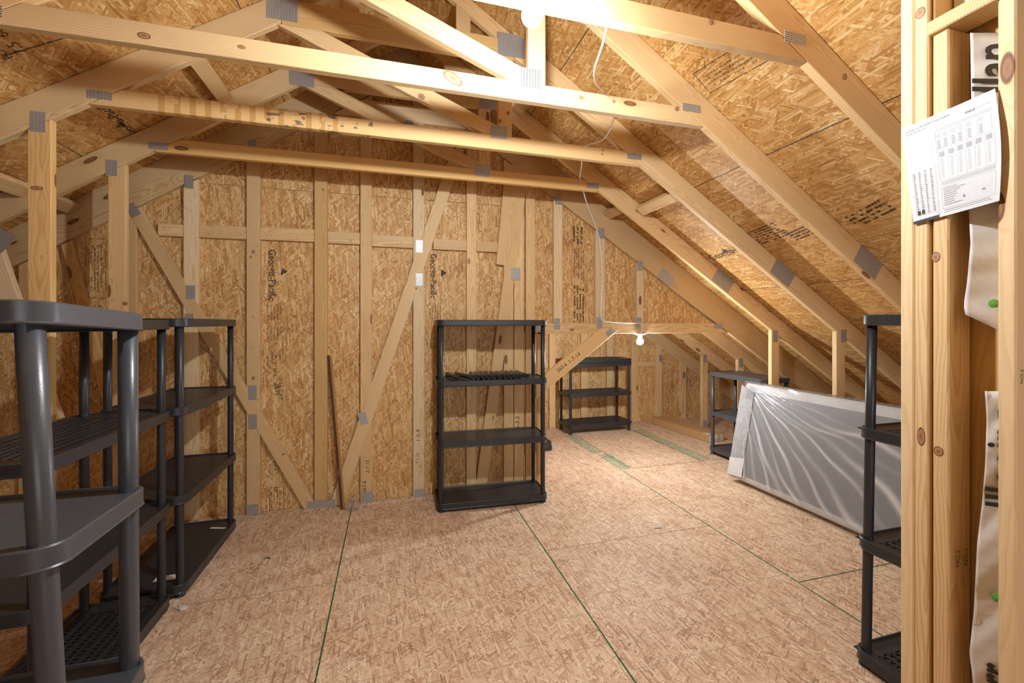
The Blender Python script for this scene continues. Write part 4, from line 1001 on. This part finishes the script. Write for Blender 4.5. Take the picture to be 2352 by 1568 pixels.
bulb('glowing bulb under the low header of the alcove', pb2, HZ0, BULB2, 0.032)

# ------------------------------------------------------------------ white cable looping between the ties
pts = [onY(1398, 42, 1.44), onY(1385, 100, 1.52), onY(1366, 160, 1.70), onY(1370, 192, 1.86), onY(1390, 215, 2.02), onY(1408, 262, 2.06), onY(1406, 285, 2.25), onY(1385, 320, 2.48), onY(1348, 334, 2.595), onY(1338, 352, 2.68), onY(1335, 385, 2.95), onY(1332, 408, 3.20), onY(1340, 440, 3.29), onY(1352, 480, 3.45), onY(1368, 520, 3.568), onY(1378, 560, 3.597), onY(1383, 640, 3.597), onY(1380, 715, 3.597), onY(1384, 735, 3.597), onY(1400, 739, 3.597), onY(1452, 742, 3.597), onY(1470, 742, 3.60), onY(1474, 756, 3.60), onY(1472, 766, 3.597)]
v, f = sweep(pts, 0.0045, 8, 6)
tag(mesh_obj('electric_cable', v, f, M['cable'], None, None, smooth=True), 'white electric cable looping over the ties and stapled down to the alcove header', 'cable')

# ------------------------------------------------------------------ leaning trim strip, bag and litter
st = tag(empty('trim_strip', (-0.349, 3.53, 0)), 'pair of thin amber and brown trim strips leaning on the gable wall', 'trim strip')
b0 = Vector((-0.345, 3.525, 0.004)); t0 = onY(757, 815, GY-0.016)
dn = (t0-b0).normalized()
for k, (mt, off) in enumerate((('brown', 0.0), ('amber', 0.016))):
    board('strip', b0+Vector((off-0.008, -0.001*k, 0.004)), t0+Vector((off-0.008, -0.001*k, -0.01*k)), 0.0155, 0.012, (1, 0, 0), M[mt], st, bevel=0.002)
mp_ = b0.lerp(t0, 0.24); board('tape', mp_-dn*0.03, mp_+dn*0.03, 0.028, 0.0145, (1, 0, 0), M['film'], st)
# crumpled clear bag
rn = random.Random(8); bmx = bmesh.new(); bmesh.ops.create_icosphere(bmx, subdivisions=3, radius=1)
for q in bmx.verts:
    k = 0.7+0.5*rn.random(); q.co = Vector((q.co.x*0.045*k, q.co.y*0.03*k, max(0.0, 0.045+q.co.z*0.06*k)))
me = bpy.data.meshes.new('plastic_bag'); bmx.to_mesh(me); bmx.free(); me.materials.append(M['film'])
pbg = onZ(810, 1172); tag(link('plastic_bag', me, None, Matrix.Translation((pbg.x, min(pbg.y, 3.55), 0.001))), 'crumpled clear plastic bag on the floor beside the leaning strips', 'bag')
def cap(label, px, py, r, h, mat, tilt=0.0):
    p_ = onZ(px, py); v, f = lathe([(r*0.55, 0.0), (r, 0.001), (r, h*0.7), (r*0.9, h), (r*0.5, h*1.02)], 18)
    return tag(mesh_obj('plastic_disc', v, f, M[mat], None, Matrix.Translation((p_.x, p_.y, 0.001)) @ Matrix.Rotation(tilt, 4, 'X'), smooth=False), label, 'disc')
cap('small white disc on the floor right beside the green seam', 797, 1279, 0.014, 0.006, 'white')
cap('white oval cap on the floor in front of the left racks', 420, 1398, 0.017, 0.010, 'white')
p_ = onZ(430, 1348); yb_ = MB().box(-0.012, 0.012, -0.008, 0.008, 0.001, 0.006).box(-0.008, 0.0, -0.004, 0.004, 0.006, 0.011).box(0.003, 0.006, -0.007, 0.007, 0.006, 0.009)
tag(mesh_obj('plastic_clip', yb_.v, yb_.f, M['yellow'], None, Matrix.Translation((p_.x, p_.y, 0)) @ Matrix.Rotation(0.5, 4, 'Z')), 'small yellow clip beside the foot of the left rack', 'clip')
def scrap(label, px, py, w_, l_, mat, rz):
    p_ = onZ(px, py); v = []; f = []
    for i in range(5):
        for j in range(3): v.append(((i/4-0.5)*l_, (j/2-0.5)*w_*(1-0.3*(i % 2)), 0.002+0.006*abs(math.sin(i*1.7+j))))
    for i in range(4):
        for j in range(2): f.append((i*3+j, i*3+j+1, (i+1)*3+j+1, (i+1)*3+j))
    o = mesh_obj('paper_scrap', v, f, M[mat], None, Matrix.Translation((p_.x, p_.y, 0.001)) @ Matrix.Rotation(rz, 4, 'Z')); so = o.modifiers.new('thick', 'SOLIDIFY'); so.thickness = 0.001
    return tag(o, label, 'scrap')
scrap('small white scrap on the floor between the middle rack and mattress', 1508, 1138, 0.02, 0.035, 'white', 0.5)
scrap('thin bent white plastic strip lying on the open floor', 1370, 1264, 0.010, 0.045, 'white', 1.0)
scrap('torn white scrap on the floor in line with the mattress end', 1512, 1212, 0.012, 0.06, 'white', -0.2)
p_ = onZ(613, 1284); v, f = sweep([p_+Vector((-0.018, 0, 0.004)), p_+Vector((-0.006, 0.012, 0.004)), p_+Vector((0.010, 0.010, 0.004)), p_+Vector((0.018, -0.004, 0.004))], 0.0025, 6, 4)
tag(mesh_obj('wire_hook', v, f, M['black'], None), 'small black bent hook on the floor left of the green seam', 'hook')
# sticker remnants on two shelves of the left row
sheet('label_remnant', [(0, 0), (0.05, 0.01), (0.06, 0.12), (0.015, 0.13)], 0.0006, Matrix.Translation((-0.80, 1.02, ZS[1]-0.0055)) @ Matrix.Rotation(-0.5, 4, 'Z'), M['white'], u1)
sheet('label_remnant', [(0, 0), (0.10, 0.0), (0.10, 0.02), (0, 0.022)], 0.0006, Matrix.Translation((-1.15, 3.30, ZS[0]-0.0055)) @ Matrix.Rotation(-0.3, 4, 'Z'), M['white'], u3)
sheet('label_remnant', [(0, 0), (0.12, 0.0), (0.12, 0.05), (0, 0.05)], 0.0006, Matrix.Translation((-1.20, 2.70, ZS[0]-0.0055)), M['white'], u3)
